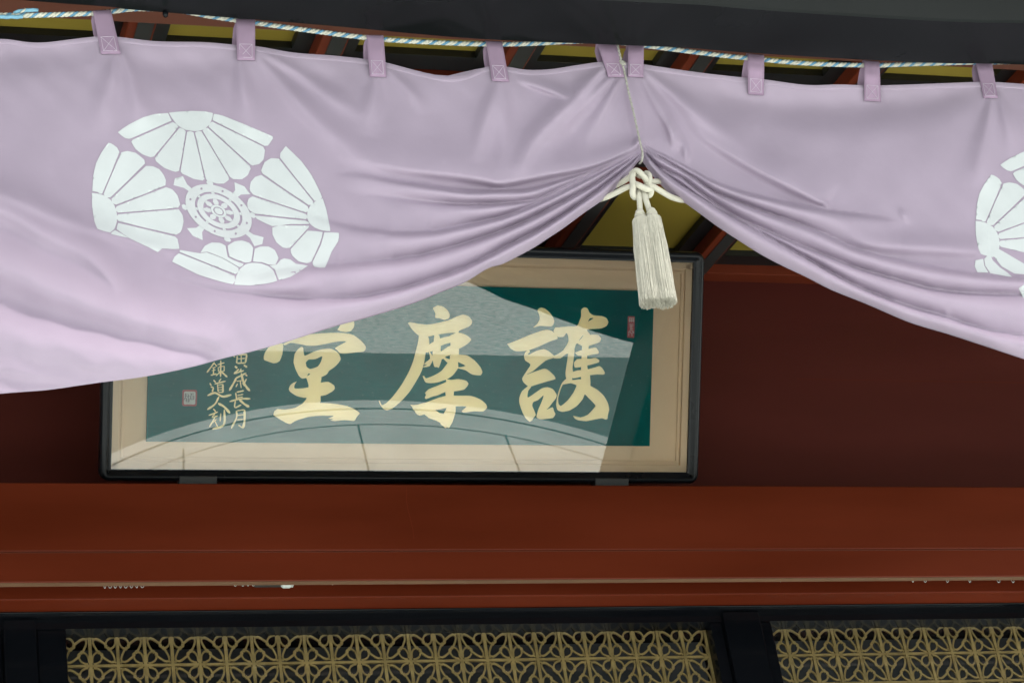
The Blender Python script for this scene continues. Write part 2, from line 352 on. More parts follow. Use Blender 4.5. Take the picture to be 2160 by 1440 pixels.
def lattice_door(x0, x1, xa, label, sl, sr):
    """x0..x1 glazed width, xa first upright, sl/sr stile widths"""
    d = empty('lattice_door', ((x0+x1)/2, YD, 0)); tag(d, label, 'door', 'glazed lattice doors')
    zbot = zl0 - 3*rowh
    for a, b in ((x0-sl, x0), (x1, x1+sr)):
        bevel(MB().box(a, b, -.08, .05, 0.3, zh1-.0006).build('stile', m_black, d), .004)
    bead = MB().box(x0+.0005, x1-.0005, -.052, -.040, zbd, max(zh1, zbd+.012)+.01).build('glazing_bead', m_grey, d); bevel(bead, .003)
    MB().box(x0+.0005, x1-.0005, -.075, .05, zbot-.16, zbot-.012).build('bottom_rail', m_black, d)
    MB().box(x0+.0005, x1-.0005, -.03, .04, 0.3, zbot-.161).build('lower_panel', m_black, d)
    mk('glass', [(x0,-.028+YD*0-.012,zbot-.012),(x1,-.04,zbot-.012),(x1,-.04,zl0+.024),(x0,-.04,zl0+.024)], [(0,1,2,3)], m_dglass, d)
    xs = []; x = xa
    while x < x1-.002: xs.append(x); x += colw
    yl = -.012
    for x in xs: MB().box(x-.0058, x+.0058, yl-.006, yl+.003, zbot, zl0).build('lattice_upright', m_lat, d)
    for k in range(4): MB().box(x0+.001, x1-.001, yl-.0055, yl+.0025, zl0-k*rowh-.005, zl0-k*rowh+.005).build('lattice_bar', m_lat, d)
    k0 = 0
    allx = [xa-colw] + xs
    for i, x in enumerate(allx):
        for r in range(3):
            even = (i + r) % 2 == 0
            corners = [(x, zl0-r*rowh, 1, 1), (x+colw, zl0-(r+1)*rowh, -1, -1)] if even else [(x+colw, zl0-r*rowh, -1, 1), (x, zl0-(r+1)*rowh, 1, -1)]
            for cx, cz, sx, sz in corners:
                lo, hi = (cx, cx+colw*.9) if sx > 0 else (cx-colw*.9, cx)
                if lo < x0-.03 or hi > x1+.03: continue
                o = bpy.data.objects.new('ornament', OM); COL.objects.link(o); adopt(o, d)
                o.location = (cx, yl, cz); o.scale = (sx, 1, sz)
    return d
lattice_door(xd0, xd1, xd0+.088, 'wide glazed door with gilt flower lattice below the middle of the red beam', .10, .045)
xe0 = at(1619,1323,YD)[0]
lattice_door(xe0, xe0+.077+colw*11+.004, xe0+.077, 'glazed door with gilt flower lattice at the right, beyond the black post', .045, .10)
bevel(MB().box(xd1+.0465, xe0-.0465, -.10, .06, 0.0, zi1-.013).build('door_post', m_black, hall), .006)
bevel(MB().box(xd0-.215, xd0-.1015, -.095, .06, 0.0, zi1-.013).build('door_post', m_black, hall), .006)
MB().box(XL, xd0-.2165, -.05, .05, 0.0, zi1-.013).build('shutter', m_black, hall)

# curtain rail hidden behind the beam's apron: white end block and runners peeping out below it
rail = empty('curtain_rail', at(580,1226,YB+.06)); tag(rail, 'white curtain rail end tucked under the red beam above the left lattice', 'curtain rail')
YR = YB+.055
def rz(px, py): return at(px, py, YR)
a, b = rz(538,1230), rz(612,1228); zr = a[2]
MB().box(a[0], b[0], YR-.004, YR+.02, zr-.004, zr+.03).build('track', m_grey, rail)
c1, c2 = rz(545,1231), rz(565,1231)
bevel(MB().box(c1[0], c2[0], YR-.012, YR-.0045, zr-.009, zr+.012).build('runner_block', m_plastic, rail), .002)
e1 = rz(611,1232); 
MB().tube([e1+[-.003*k, 0, 0] for k in (-2,0,8,10)], [.008,.013,.013,.008], 12).build('end_wheel', m_plastic, rail, True)
bevel(MB().box(e1[0]+.007, e1[0]+.013, YR-.014, YR+.012, e1[2]-.006, e1[2]+.028).build('end_cap', m_plastic, rail), .002)
rings = [221,232,243,254,265,277,288,300,496,512,523,534,701,938,948,1269,1424,1440,1463,1475,1493,1505,1646,1925,1951,1998,2045,2106,2136]
def ring_at(px, i):
    y_ = 1232 + (1236-1232)*max(0, (900-px)/900) - 7*(px > 1000)*0
    yy = np.interp(px, [0,240,520,940,1270,1500,1650,1930,2160], [1240,1235,1231,1225,1222,1222,1222,1223,1224])
    p = at(px, yy, YR)
    t = np.linspace(math.pi*.95, math.pi*2.05, 9); rx, rz_ = .0062*(0.5 + 0.5*((i*37) % 10)/10), .0075
    pts = [p + np.array([rx*math.cos(k), .0015*math.sin(3*k), rz_*math.sin(k)]) for k in t]
    pts = [pts[0] + np.array([0, 0, .02])] + pts + [pts[-1] + np.array([0, 0, .02])]
    return pts
ORD = ['first', 'second', 'third', 'fourth', 'fifth', 'sixth', 'seventh', 'eighth']
CLU = [(8, 'of eight tiny hooks under the beam, near its left end'), (4, 'of four tiny hooks just left of the white rail end'), (1, 'lone tiny hook under the beam right of the white rail end'),
       (2, 'of two tiny hooks under the beam, below the middle of the plaque'), (1, 'lone tiny hook under the beam, below the right third of the plaque'), (6, 'of six tiny hooks under the beam, left of the door post'),
       (1, 'lone tiny hook under the beam just right of the black door post'), (6, 'of six spaced tiny hooks under the far right beam')]
def ring_label(i):
    for n_, t_ in CLU:
        if i < n_: return t_ if n_ == 1 else ORD[i] + ' ' + t_
        i -= n_
for i, px in enumerate(rings):
    o = MB().tube(ring_at(px, i), .0011, 5).build('curtain_runner', m_plastic, None, True)
    tag(o, ring_label(i), 'hook', 'curtain runners under the beam')

# ================================================================== framed plaque
pl0 = at(1080, 1017, -0.2)
PU = np.array([1.,0,0]); PV = np.array([0,-math.sin(TILT),math.cos(TILT)]); PN = np.array([0,-math.cos(TILT),-math.sin(TILT)])
def plp(u, v, wv=0.0): return pl0 + u*PU + v*PV + wv*PN
def pluv(px, py, wv=0.0):
    p0 = pl0 + wv*PN; d = ray(px, py); t = ((p0-CAM) @ PN) / (d @ PN); q = CAM + t*d - p0
    return q @ PU, q @ PV
plaque = empty('framed_plaque', pl0); tag(plaque, 'long glazed plaque with gold brush calligraphy on teal cloth in a black frame', 'plaque')
uL = pluv(208,1005)[0]; uR = 0.5*(pluv(1466,1005)[0] + pluv(1486,560)[0]); vB = 0.0; vT = pluv(1400,529)[1]
FWD = pluv(1486,800)[0]-pluv(1464,800)[0]
def rrect(u0, u1, v0, v1, r, n=6):
    pts = []
    for cx, cy, a0 in ((u1-r, v1-r, 0), (u0+r, v1-r, 90), (u0+r, v0+r, 180), (u1-r, v0+r, 270)):
        for k in range(n+1):
            a = math.radians(a0 + 90*k/n); pts.append((cx + r*math.cos(a), cy + r*math.sin(a), math.cos(a), math.sin(a)))
    return pts
path = rrect(uL, uR, vB, vT, 0.034)
prof = [(0,-.02),(0,.012),(.004,.024),(.011,.031),(.018,.031),(.024,.026),(.029,.016),(FWD,.012),(FWD,-.02)]
fv, ff = [], []; n_, k_ = len(path), len(prof)
for (u, v, cu, cv) in path:
    for off, hh in prof: fv.append(plp(u - cu*off, v - cv*off, hh))
for i in range(n_):
    for j in range(k_): ff.append((i*k_+j, i*k_+(j+1) % k_, ((i+1) % n_)*k_+(j+1) % k_, ((i+1) % n_)*k_+j))
frm = mk('frame', fv, ff, m_frame, plaque, True); md = frm.modifiers.new('e', 'EDGE_SPLIT'); md.split_angle = math.radians(50)
MB().hexa([plp(u, v, ww) for ww in (-.03, -.021) for u, v in ((uL+.01,vB+.01),(uR-.01,vB+.01),(uR-.01,vT-.01),(uL+.01,vT-.01))]).build('backing', m_blackm, plaque)
# beige cloth mount with a raised double fillet near the frame
MB().hexa([plp(u, v, ww) for ww in (-.0205, -.012) for u, v in ((uL+.02,vB+.02),(uR-.02,vB+.02),(uR-.02,vT-.02),(uL+.02,vT-.02))]).build('mount', m_mat, plaque)
def rim(ins, wd, h0, h1, name):
    p = rrect(uL+FWD+ins, uR-FWD-ins, vB+FWD+ins, vT-FWD-ins, 0.012 if ins < .01 else .003, 3); v, f = [], []; pr = [(0,h0),(0,h1-.001),(.0015,h1),(wd-.0015,h1),(wd,h1-.001),(wd,h0)]
    for (u, vv, cu, cv) in p:
        for off, hh in pr: v.append(plp(u-cu*off, vv-cv*off, hh))
    n, k = len(p), len(pr)
    for i in range(n):
        for j in range(k-1): f.append((i*k+j, i*k+j+1, ((i+1) % n)*k+j+1, ((i+1) % n)*k+j))
    mk(name, v, f, m_mat, plaque)
rim(-.004, .030, -.012, .000, 'mount_rim'); rim(.034, .008, -.012, -.004, 'mount_fillet')
pw = 0.004
tu0, tv0 = pluv(309,931,pw); tu1 = 0.5*(pluv(1366,937,pw)[0]+pluv(1383,650,pw)[0]); tv1 = pluv(1300,612,pw)[1]
MB().hexa([plp(u, v, ww) for ww in (-.0115, pw) for u, v in ((tu0,tv0),(tu1,tv0),(tu1,tv1),(tu0,tv1))]).build('cloth_panel', m_teal, plaque)
# glass
gi = FWD-.003
mk('glass', [plp(u, v, .0125) for u, v in ((uL+gi,vB+gi),(uR-gi,vB+gi),(uR-gi,vT-gi),(uL+gi,vT-gi))], [(0,1,2,3)], m_pglass, plaque)
for p0, p1 in ((375,455),(1250,1320)):
    ua, ub = pluv(p0,1005)[0], pluv(p1,1005)[0]
    bevel(MB().hexa([plp(u, v, ww) for ww in (-.02, .036) for u, v in ((ua,-.012),(ub,-.012),(ub,.020),(ua,.020))]).build('foot', m_grey, plaque), .003)

def brush(name, ox, oy, sc, strokes, parent, label=None, rag=0.0):
    """brush strokes traced as outlines on the cloth; each a thin layer of gold"""
    mb = MB()
    for k, rings_ in enumerate(strokes):
        if isinstance(rings_[0][0], (int, float)): rings_ = [rings_]
        rr = []
        for r in rings_:
            q = spline(list(r) + [r[0]], len(r)*3 + 1)[:-1]
            q = 0.6*q + 0.4*np.array([np.array(r[i//3]) + (np.array(r[(i//3+1) % len(r)])-np.array(r[i//3]))*((i % 3)/3) for i in range(len(q))])
            rr.append(q)
        zz = pw + .0012 + .00018*k
        V, F = fill(rr)
        pts = []
        for u, v in V:
            a, b = pluv(ox+u/sc, oy+v/sc, zz); pts.append(plp(a, b, zz))
        mb.add(pts, F.tolist())
        for r in rr:                                      # edge of the gold layer
            e = [pluv(ox+u/sc, oy+v/sc, zz) for u, v in r]; n = len(e)
            mb.add([plp(a, b, zz) for a, b in e] + [plp(a, b, pw+.0001) for a, b in e], [(i, (i+1) % n, n+(i+1) % n, n+i) for i in range(n)])
    o = mb.build(name, m_gold, parent)
    if label: o['label'] = label
    return o
CH1 = [
 [(475,95),(510,105),(560,145),(600,200),(612,245),(600,285),(575,300),(520,298),(455,295),(388,312),(430,270),(455,220),(450,175),(432,130),(445,105)],
 [(103,490),(200,455),(350,390),(480,345),(540,335),(590,350),(640,395),(650,425),(640,438),(560,465),(440,520),(330,560),(250,570),(190,568),(140,540)],
 [(340,606),(420,565),(500,545),(550,565),(620,625),(600,642),(520,670),(440,735),(380,785),(318,812),(355,712),(300,670),(285,620),(300,580),(330,556),(350,572),(326,600)],
 [(320,820),(400,790),(505,757),(550,775),(610,830),(625,870),(540,895),(440,925),(360,950),(325,945),(280,905),(265,865),(290,820),(340,745),(370,715),(420,720),(400,765),(330,805)],
 [(330,945),(365,950),(330,1000),(325,1072),(420,1010),(480,970),(540,958),(600,980),(640,1040),(630,1080),(590,1130),(560,1170),(530,1202),(595,1175),(610,1215),(625,1250),(600,1290),(540,1300),(460,1305),(420,1280),(440,1200),(480,1110),(498,1045),(440,1095),(385,1120),(375,1160),(400,1220),(412,1260),(385,1295),(375,1315),(345,1332),(300,1290),(260,1210),(235,1130),(235,1070),(265,1000)],
 [[(605,350),(625,312),(670,310),(760,300),(860,295),(890,230),(905,190),(905,120),(940,93),(975,105),(995,150),(1040,180),(1130,188),(1180,210),(1200,255),(1180,295),(1120,322),(1030,328),(965,335),(1000,385),(960,400),(920,400),(870,470),(845,500),(830,545),(775,590),(740,600),(680,645),(610,645),(600,620),(640,605),(710,560),(765,470),(765,405),(745,370),(715,410),(660,415),(625,385)],
  [(976,252),(1000,212),(1040,210)]],
 [(770,560),(832,535),(825,640),(812,740),(815,800),(805,880),(745,865),(735,800),(750,700)],
 [(918,410),(965,400),(1000,385),(990,480),(985,530),(970,620),(970,700),(975,760),(1000,830),(1005,940),(960,960),(905,870),(905,760),(910,640),(916,540)],
 [(930,400),(1030,388),(1090,392),(1120,430),(1105,470),(1050,490),(990,510),(940,520),(862,482),(900,440)],
 [(838,585),(900,560),(1000,540),(1065,530),(1095,570),(1090,595),(1030,605),(960,618),(870,615)],
 [(830,690),(860,655),(910,650),(1000,650),(1060,640),(1100,665),(1095,690),(1020,712),(960,725),(900,740),(840,745),(830,720)],
 [(805,795),(870,775),(950,770),(1050,745),(1105,730),(1140,760),(1162,800),(1150,822),(1080,820),(1000,828),(910,845),(820,862),(800,830)],
 [[(745,865),(820,880),(900,872),(960,900),(1010,945),(1080,985),(1150,1050),(1195,1130),(1208,1200),(1195,1260),(1190,1300),(1170,1308),(1130,1295),(1040,1310),(960,1325),(880,1318),(840,1300),(820,1268),(900,1285),(980,1255),(1060,1165),(1040,1130),(990,1080),(945,1035),(920,1090),(860,1160),(780,1210),(700,1225),(650,1205),(635,1150),(645,1070),(670,980),(700,910)],
  [(705,930),(790,915),(840,930),(855,945),(820,1020),(760,1100),(690,1160),(660,1140),(655,1080),(680,990)]]]
CH2 = [
 [(690,95),(740,72),(800,88),(850,130),(868,180),(855,215),(810,228),(760,212),(710,205),(712,160),(688,110)],
 [(415,262),(440,255),(530,272),(620,280),(740,262),(860,232),(940,195),(1010,172),(1070,188),(1108,235),(1105,275),(1070,305),(970,345),(960,372),(880,368),(740,388),(620,410),(535,400),(490,365),(450,320)],
 [(535,390),(630,405),(645,490),(610,570),(590,690),(560,790),(500,900),(430,1010),(340,1110),(250,1185),(190,1208),(150,1195),(120,1160),(98,1112),(108,1103),(130,1150),(180,1130),(250,1060),(340,940),(420,800),(470,680),(520,490)],
 [(702,390),(745,385),(768,450),(770,580),(780,660),(750,745),(730,740),(700,735),(680,640),(690,500)],
 [(635,502),(700,462),(780,425),(880,400),(970,368),(1050,395),(1100,440),(1060,490),(970,540),(920,520),(875,476),(765,512),(700,560),(610,582)],
 [(760,580),(880,505),(885,600),(830,622),(790,655),(762,640)],
 [(875,395),(965,370),(968,540),(965,610),(955,680),(960,750),(900,820),(850,850),(880,700),(878,600)],
 [[(795,645),(860,615),(970,605),(1060,615),(1140,670),(1200,740),(1222,795),(1200,830),(1110,820),(1040,775),(960,755),(900,740),(850,700)], [(958,684),(1040,726),(958,742)], [(812,636),(866,612),(868,655)]],
 [(850,690),(960,740),(900,830),(840,870),(740,905),(660,915),(605,905),(575,840),(590,838),(615,862),(700,830),(780,780)],
 [(640,560),(690,640),(650,730),(572,742),(625,712),(582,716),(620,690),(588,700),(655,650)],
 [(820,868),(880,878),(960,870),(1040,885),(1070,915),(1060,945),(1020,985),(910,1005),(820,1010),(740,1045),(680,1060),(612,1086),(598,1070),(612,1040),(600,1022),(640,980),(740,940),(830,900)],
 [(440,1150),(520,1145),(620,1120),(740,1075),(840,1050),(960,1050),(1100,1052),(1200,1090),(1260,1140),(1272,1180),(1230,1220),(1130,1220),(1020,1232),(1000,1215),(1050,1168),(940,1165),(840,1182),(720,1205),(600,1250),(540,1265),(500,1240),(488,1212),(470,1200),(462,1175)],
 [(820,990),(910,1000),(910,1050),(930,1170),(930,1230),(900,1330),(860,1400),(840,1392),(820,1402),(800,1380),(780,1370),(765,1340),(800,1250),(835,1180)],
 [(590,1250),(660,1225),(715,1210),(760,1240),(805,1252),(790,1350),(720,1320),(640,1290)]]
CH3 = [
 [(990,205),(1060,100),(1180,80),(1195,135),(1185,180),(1150,220),(1090,230),(1030,222)],
 [(330,372),(500,300),(640,262),(800,245),(960,240),(1080,245),(1190,270),(1280,340),(1330,400),(1330,445),(1300,470),(1200,480),(1080,492),(1020,488),(990,455),(960,430),(1000,400),(1100,345),(1000,345),(870,370),(740,395),(620,395),(520,375),(420,362),(350,392)],
 [(150,420),(240,370),(330,372),(320,500),(290,580),(250,605),(210,610),(150,590),(100,570),(95,530),(110,480)],
 [[(550,410),(572,420),(580,480),(595,520),(700,470),(800,440),(900,432),(970,460),(1010,500),(1030,560),(1000,610),(950,660),(890,700),(860,745),(790,780),(700,800),(610,790),(560,795),(520,760),(480,680),(458,600),(470,500),(510,440)],
  [(605,600),(640,565),(720,560),(805,525),(790,590),(750,650),(660,680),(615,650)], [(618,768),(640,732),(658,744)]],
 [(610,780),(790,770),(785,850),(785,1000),(775,1100),(640,1110),(560,1110),(610,1050),(620,1000),(640,880)],
 [(495,832),(470,870),(470,915),(560,915),(640,902),(700,880),(790,845),(880,835),(950,880),(957,920),(930,950),(850,995),(760,1010),(680,1025),(580,1028),(490,1005),(420,960),(400,925),(415,880),(450,850)],
 [(225,1190),(265,1165),(350,1172),(480,1150),(560,1105),(680,1095),(850,1092),(980,1105),(1110,1130),(1200,1170),(1262,1215),(1225,1260),(1195,1308),(1080,1300),(960,1310),(905,1300),(940,1288),(880,1280),(945,1250),(800,1245),(640,1260),(490,1305),(420,1345),(370,1335),(290,1290),(215,1240)]]
brush('character', 1050, 630, 5.143, CH1, plaque, 'right gold brush character of many strokes')
brush('character', 780, 630, 5.143, CH2, plaque, 'middle gold brush character with a long left sweep')
brush('character', 540, 660, 5.7615, CH3, plaque, 'left gold brush character with a broad base stroke')
def pen(ox, oy, sc, lines):
    """short brush lines (points, width) as outlines"""
    out = []
    for pts, wd in lines:
        P = spline(pts, max(6, 3*len(pts))); T = np.gradient(P, axis=0); T /= np.linalg.norm(T, axis=1)[:, None]+1e-9; Nn = np.stack([-T[:,1], T[:,0]], -1)
        ww = wd*np.interp(np.linspace(0,1,len(P)), [0,.12,.5,.88,1], [.35,.95,.75,1.05,.45])[:,None]/2
        out.append([tuple(q) for q in P+Nn*ww] + [tuple(q) for q in (P-Nn*ww)[::-1]])
    return out
SM = [
 [([(945,203),(1090,196)],28),([(940,215),(930,330)],25),([(1085,200),(1065,320)],30),([(940,265),(1065,255)],16),([(935,330),(1065,325)],24),([(1000,200),(1000,325)],15),([(905,375),(938,405)],34),([(1040,360),(1090,390)],32),([(885,222),(905,238)],20)],
 [([(965,418),(890,490)],28),([(890,490),(1040,440)],26),([(1000,412),(975,470)],24),([(905,565),(1075,478)],28),([(925,560),(880,640),(820,745)],34),([(1000,480),(1030,600),(1080,690),(1130,750)],38),([(1080,565),(1040,650)],24),([(930,605),(1010,592)],16),([(985,600),(1000,705)],18),([(945,640),(920,690)],18),([(1020,630),(1052,680)],18),([(1068,500),(1090,525)],28)],
 [([(930,770),(1040,745)],25),([(915,775),(932,885)],24),([(940,820),(1030,800)],17),([(940,855),(1025,840)],17),([(822,912),(980,872),(1138,868)],28),([(912,895),(905,1000),(1000,960)],24),([(970,880),(1050,950),(1120,992)],40)],
 [([(925,1050),(930,1150),(850,1315)],28),([(930,1052),(1050,1035)],20),([(1050,1035),(1050,1200),(1028,1315)],38),([(940,1122),(1040,1110)],16),([(930,1187),(1035,1180)],16),([(1028,1315),(960,1270)],20)],
 [([(595,315),(540,390),(478,472)],25),([(590,330),(632,380)],20),([(560,402),(612,390)],16),([(585,400),(575,500)],20),([(538,512),(625,490)],24),([(552,442),(612,430)],14),([(640,352),(745,322)],20),([(690,288),(686,535)],28),([(650,392),(742,372)],14),([(650,390),(656,460)],16),([(742,370),(742,450)],18),([(655,455),(742,450)],14),([(680,460),(618,522)],18),([(705,462),(788,540)],30)],
 [([(580,585),(612,622)],24),([(695,562),(660,612)],20),([(595,645),(762,602)],24),([(640,650),(650,765)],20),([(722,645),(722,775)],32),([(650,662),(720,650)],16),([(650,700),(715,692)],13),([(655,735),(715,730)],13),([(655,772),(722,772)],20),([(525,630),(545,672)],24),([(538,690),(575,702),(560,765)],24),([(488,822),(600,780),(720,835),(850,808)],36)],
 [([(662,835),(600,950),(486,1032)],32),([(648,938),(740,990),(828,1088)],40)],
 [([(575,1020),(612,1062)],24),([(506,1122),(645,1068)],24),([(605,1090),(560,1150),(645,1128)],20),([(602,1150),(518,1295)],24),([(600,1210),(642,1292)],20),([(556,1242),(622,1180)],16),([(690,1090),(680,1212)],20),([(742,1035),(747,1220),(700,1290),(566,1328)],36)]]
for s in SM: brush('small_character', 370, 720, 7.2, pen(370, 720, 7.2, s), plaque)
def seal(px0, px1, py0, py1, inner, inks, mi, label, outm):
    def quad(a0, a1, b0, b1, z, r, name, m, par):
        u0, v0 = pluv(a0, b1, z); u1, v1 = pluv(a1, b0, z); p = rrect(u0, u1, v0, v1, r, 3)
        return mk(name, [plp(q[0], q[1], z) for q in p], [tuple(range(len(p)))], m, par)
    s_ = quad(px0, px1, py0, py1, pw+.001, .006 if inner else .002, 'seal', outm, plaque); s_['label'] = label
    if inner: quad(px0+3.5, px1-3.5, py0+3.5, py1-3.5, pw+.0016, .005, 'seal_paper', m_sealw, s_)
    mb = MB()
    for x0, y0, x1, y1, wd in inks:
        d = np.array([x1-x0, y1-y0], float); L = np.linalg.norm(d); nrm = np.array([-d[1], d[0]])/L*wd/2; q = []
        for c in ((x0,y0)+nrm, (x1,y1)+nrm, (x1,y1)-nrm, (x0,y0)-nrm): a, b = pluv(c[0], c[1], pw+.0022); q.append(plp(a, b, pw+.0022+.00003*len(mb.f)))
        mb.add(q, [(0,1,2,3)])
    mb.build('seal_script', mi, s_)
seal(384, 416, 822, 856, True, [(401,830,409,830,1.3),(404,830,403,834,1.3),(402,834,402,842,1.4),(409,834,409,842,1.4),(402,834,409,834,1.2),(402,838,409,838,1.2),(402,842,409,842,1.3),
     (390,830,394,832,1.2),(392,829,391,840,1.2),(389,834,395,835,1.2),(390,838,389,843,1.2),(393,838,392,846,1.1),(396,830,398,834,1.2),(395,837,400,835,1.2),(397,834,397,848,1.3),(394,841,394,848,1.1),(399,840,399,847,1.2)], m_sealg, 'square seal with a red border', m_sealr)
seal(1323, 1339, 667, 712, False, [(1327,671,1338,671,1.2),(1326,674,1338,674,1.2),(1326,677,1338,677,1.2),(1328,670,1328,680,1),(1332,671,1332,680,1),(1336,671,1336,680,1),(1327,684,1336,684,1.2),(1328,687,1336,687,1),(1328,690,1334,690,1),(1329,693,1335,693,1.2),(1331,684,1331,697,1),(1327,697,1335,697,1.2),
     (1325,700,1329,700,1),(1327,698,1326,708,1.2),(1330,699,1330,703,1),(1330,703,1334,702,1),(1334,698,1336,703,1.2),(1333,702,1333,709,1.2),(1336,698,1337,702,1)], m_sealw, 'small upright reddish seal', m_sealr)

# ================================================================== curtain
# folds: strokes along ridges, (x, y, height m, width above px, width below px)
FOLDS = [
 [(700,318,0,60,14),(825,350,.012,60,13),(960,368,.020,60,12),(1018,378,.022,60,10),(1061,384,.022,60,8),(1154,367,.020,50,7),(1213,357,.018,40,6),(1271,342,.015,30,5),(1345,310,.010,20,4)],
 [(-300,300,0,16,8),(0,408,.005,22,9),(112,455,.006,22,9),(204,487,.006,20,8),(332,527,.006,16,7),(372,541,0,12,6)],
 [(-300,330,.02,60,26),(0,438,.024,60,26),(96,490,.024,55,24),(179,533,.022,45,20),(230,580,.014,30,14),(256,618,0,20,10)],
 [(-300,440,.03,70,48),(0,556,.036,70,46),(96,600,.036,66,42),(224,650,.032,60,36),(351,690,.026,50,30),(440,716,.016,40,20),(472,742,0,30,12)],
 [(-300,560,.03,40,60),(0,688,.034,44,70),(128,724,.032,40,60),(256,750,.026,34,50),(400,764,.014,26,40),(450,758,0,20,30)],
 [(-200,750,.006,25,9),(0,780,.006,25,9),(100,796,.005,22,8),(180,802,0,20,8)],
 [(150,768,0,16,6),(200,774,.003,16,6),(250,776,0,16,6)],
 [(345,572,0,20,14),(415,590,.008,22,14),(511,604,.012,24,14),(620,604,.010,26,14),(680,600,0,24,14)],
 # right side
 [(1410,180,0,40,15),(1470,265,.008,40,15),(1505,299,.012,40,14),(1583,348,.018,45,14),(1660,388,.022,50,14),(1728,424,.012,40,8),(1742,433,0,30,6)],
 [(1780,498,0,20,10),(1850,516,.012,24,12),(1950,523,.016,26,14),(2050,530,.012,26,12),(2080,534,0,20,10)],
 # pulls from the tabs and the cord
 [(1088,372,0,20,16),(1122,305,.010,26,18),(1165,255,.013,26,18),(1205,216,.013,24,16),(1262,158,.008,14,9),(1282,140,0,10,7)],
 [(1128,345,0,20,16),(1180,275,.006,20,14),(1240,215,.009,18,12),(1282,172,.006,10,7),(1292,160,0,8,6)],
 [(1225,330,0,26,16),(1265,250,.006,20,14),(1296,190,.007,10,8),(1306,168,.003,6,6)],
 [(1006,345,0,20,20),(1018,290,.007,22,20),(1034,230,.008,20,18),(1048,180,.004,12,12)],
 [(1056,372,0,16,16),(1062,300,.004,18,16),(1062,220,.005,16,14),(1058,178,.002,10,10)],
 [(1085,166,0,14,5),(1130,182,.005,16,5),(1180,200,.006,16,5),(1202,209,0,12,4)],
 [(505,132,.003,8,8),(512,180,.008,16,16),(520,235,.006,24,24),(530,300,0,30,30)],
 [(542,118,.002,8,8),(590,170,.007,16,14),(650,235,.008,22,18),(720,300,.006,26,20),(780,345,0,28,20)],
 [(545,108,.002,6,6),(620,150,.005,12,10),(700,205,.005,18,14),(790,260,0,22,18)],
 [(240,118,.003,8,8),(238,160,.007,18,18),(222,220,.006,26,26),(200,300,0,30,30)],
 [(258,114,.003,6,6),(276,160,.006,14,14),(290,215,.005,22,22),(300,280,0,26,26)],
 [(790,168,.003,8,8),(785,220,.006,20,20),(772,290,0,28,28)],
 [(820,148,.002,6,6),(860,190,.005,14,12),(900,240,0,18,16)],
 [(1322,168,.004,7,7),(1334,220,.007,10,10),(1344,270,.007,9,9),(1350,300,.004,6,6)],
 [(1356,168,.003,7,7),(1385,220,.007,13,11),(1420,280,.007,13,9),(1436,318,0,8,6)],
 [(1360,150,.002,7,7),(1420,200,.006,14,12),(1500,262,.006,20,16),(1580,310,0,24,18)],
 [(1405,250,0,7,7),(1416,290,.005,6,6),(1424,322,0,5,5)],
 [(1443,292,0,4,4),(1446,320,.006,5,5),(1447,346,0,4,4)],
 [(2092,212,.003,7,7),(2085,260,.007,16,16),(2072,330,.006,24,24),(2060,400,0,28,28)],
 [(2108,205,.003,7,7),(2125,260,.006,16,16),(2140,330,0,22,22)],
 [(1728,420,0,4,4),(1740,430,.004,5,4),(1748,440,0,4,4)],
 [(1898,440,0,6,6),(1906,455,.003,7,6),(1918,470,0,6,6)],
 [(760,480,0,8,5),(800,490,.004,10,6),(840,480,0,8,5)],
 [(1335,296,0,5,5),(1345,300,.009,7,8),(1356,300,0,5,5)],
]
PINCH = [((1061,384),(1062,404),.003),((908,460),(917,490),.003),((713,534),(718,560),.003),((466,728),(474,752),.004),((1734,416),(1752,444),.003),((1896,438),(1914,468),.003),((1996,648),(1999,678),.003)]
for (a_, b_, h_) in PINCH:
    c_ = ((a_[0]+b_[0])/2+1.5, (a_[1]+b_[1])/2)
    FOLDS.append([(*a_, 0, 4, 6), (*c_, h_, 5, 8), (*b_, 0, 4, 6)])
VALLEYS = [
 [(1420,176,0,20,30),(1530,206,-.012,30,36),(1650,224,-.016,36,40),(1800,226,-.016,38,40),(1950,213,-.012,34,36),(2050,192,-.004,20,30),(2080,188,0,20,30)],
 [(255,120,0,20,30),(330,140,-.008,30,40),(430,140,-.008,30,40),(495,130,0,20,30)],
 [(-150,130,0,20,30),(0,120,-.008,30,34),(120,115,-.008,30,34),(205,112,0,20,30)],
 [(550,130,0,20,30),(640,165,-.007,30,40),(770,165,0,20,30)],
]
# rolled pleats that fan out from the gather: sharp creases between neighbouring curves, a roll in between
PL = [[(700,366),(760,368),(825,380),(960,401),(999,404),(1063,403),(1116,401),(1193,379),(1261,355),(1310,331),(1349,310)],
      [(700,400),(860,421),(950,430),(1038,432),(1119,424),(1154,411),(1252,364),(1320,330),(1349,313)],
      [(620,440),(700,468),(760,482),(835,491),(913,489),(952,482),(1029,466),(1080,452),(1154,421),(1252,372),(1320,335),(1349,317)],
      [(520,585),(600,572),(689,562),(757,556),(874,543),(990,512),(1080,480),(1154,445),(1252,391),(1320,343),(1349,322)],
      [(300,575),(345,588),(415,606),(511,621),(600,630),(660,633),(777,626),(893,597),(990,562),(1080,515),(1154,476),(1252,410),(1320,356),(1349,328)],
      'hem']
PLF = [([700,800,960],[0,.3,1]), ([760,900,1020],[0,.4,1]), ([640,760,880],[0,.5,1]), ([540,640,760],[0,.6,1]), ([310,430,560,700],[0,.4,.7,1])]
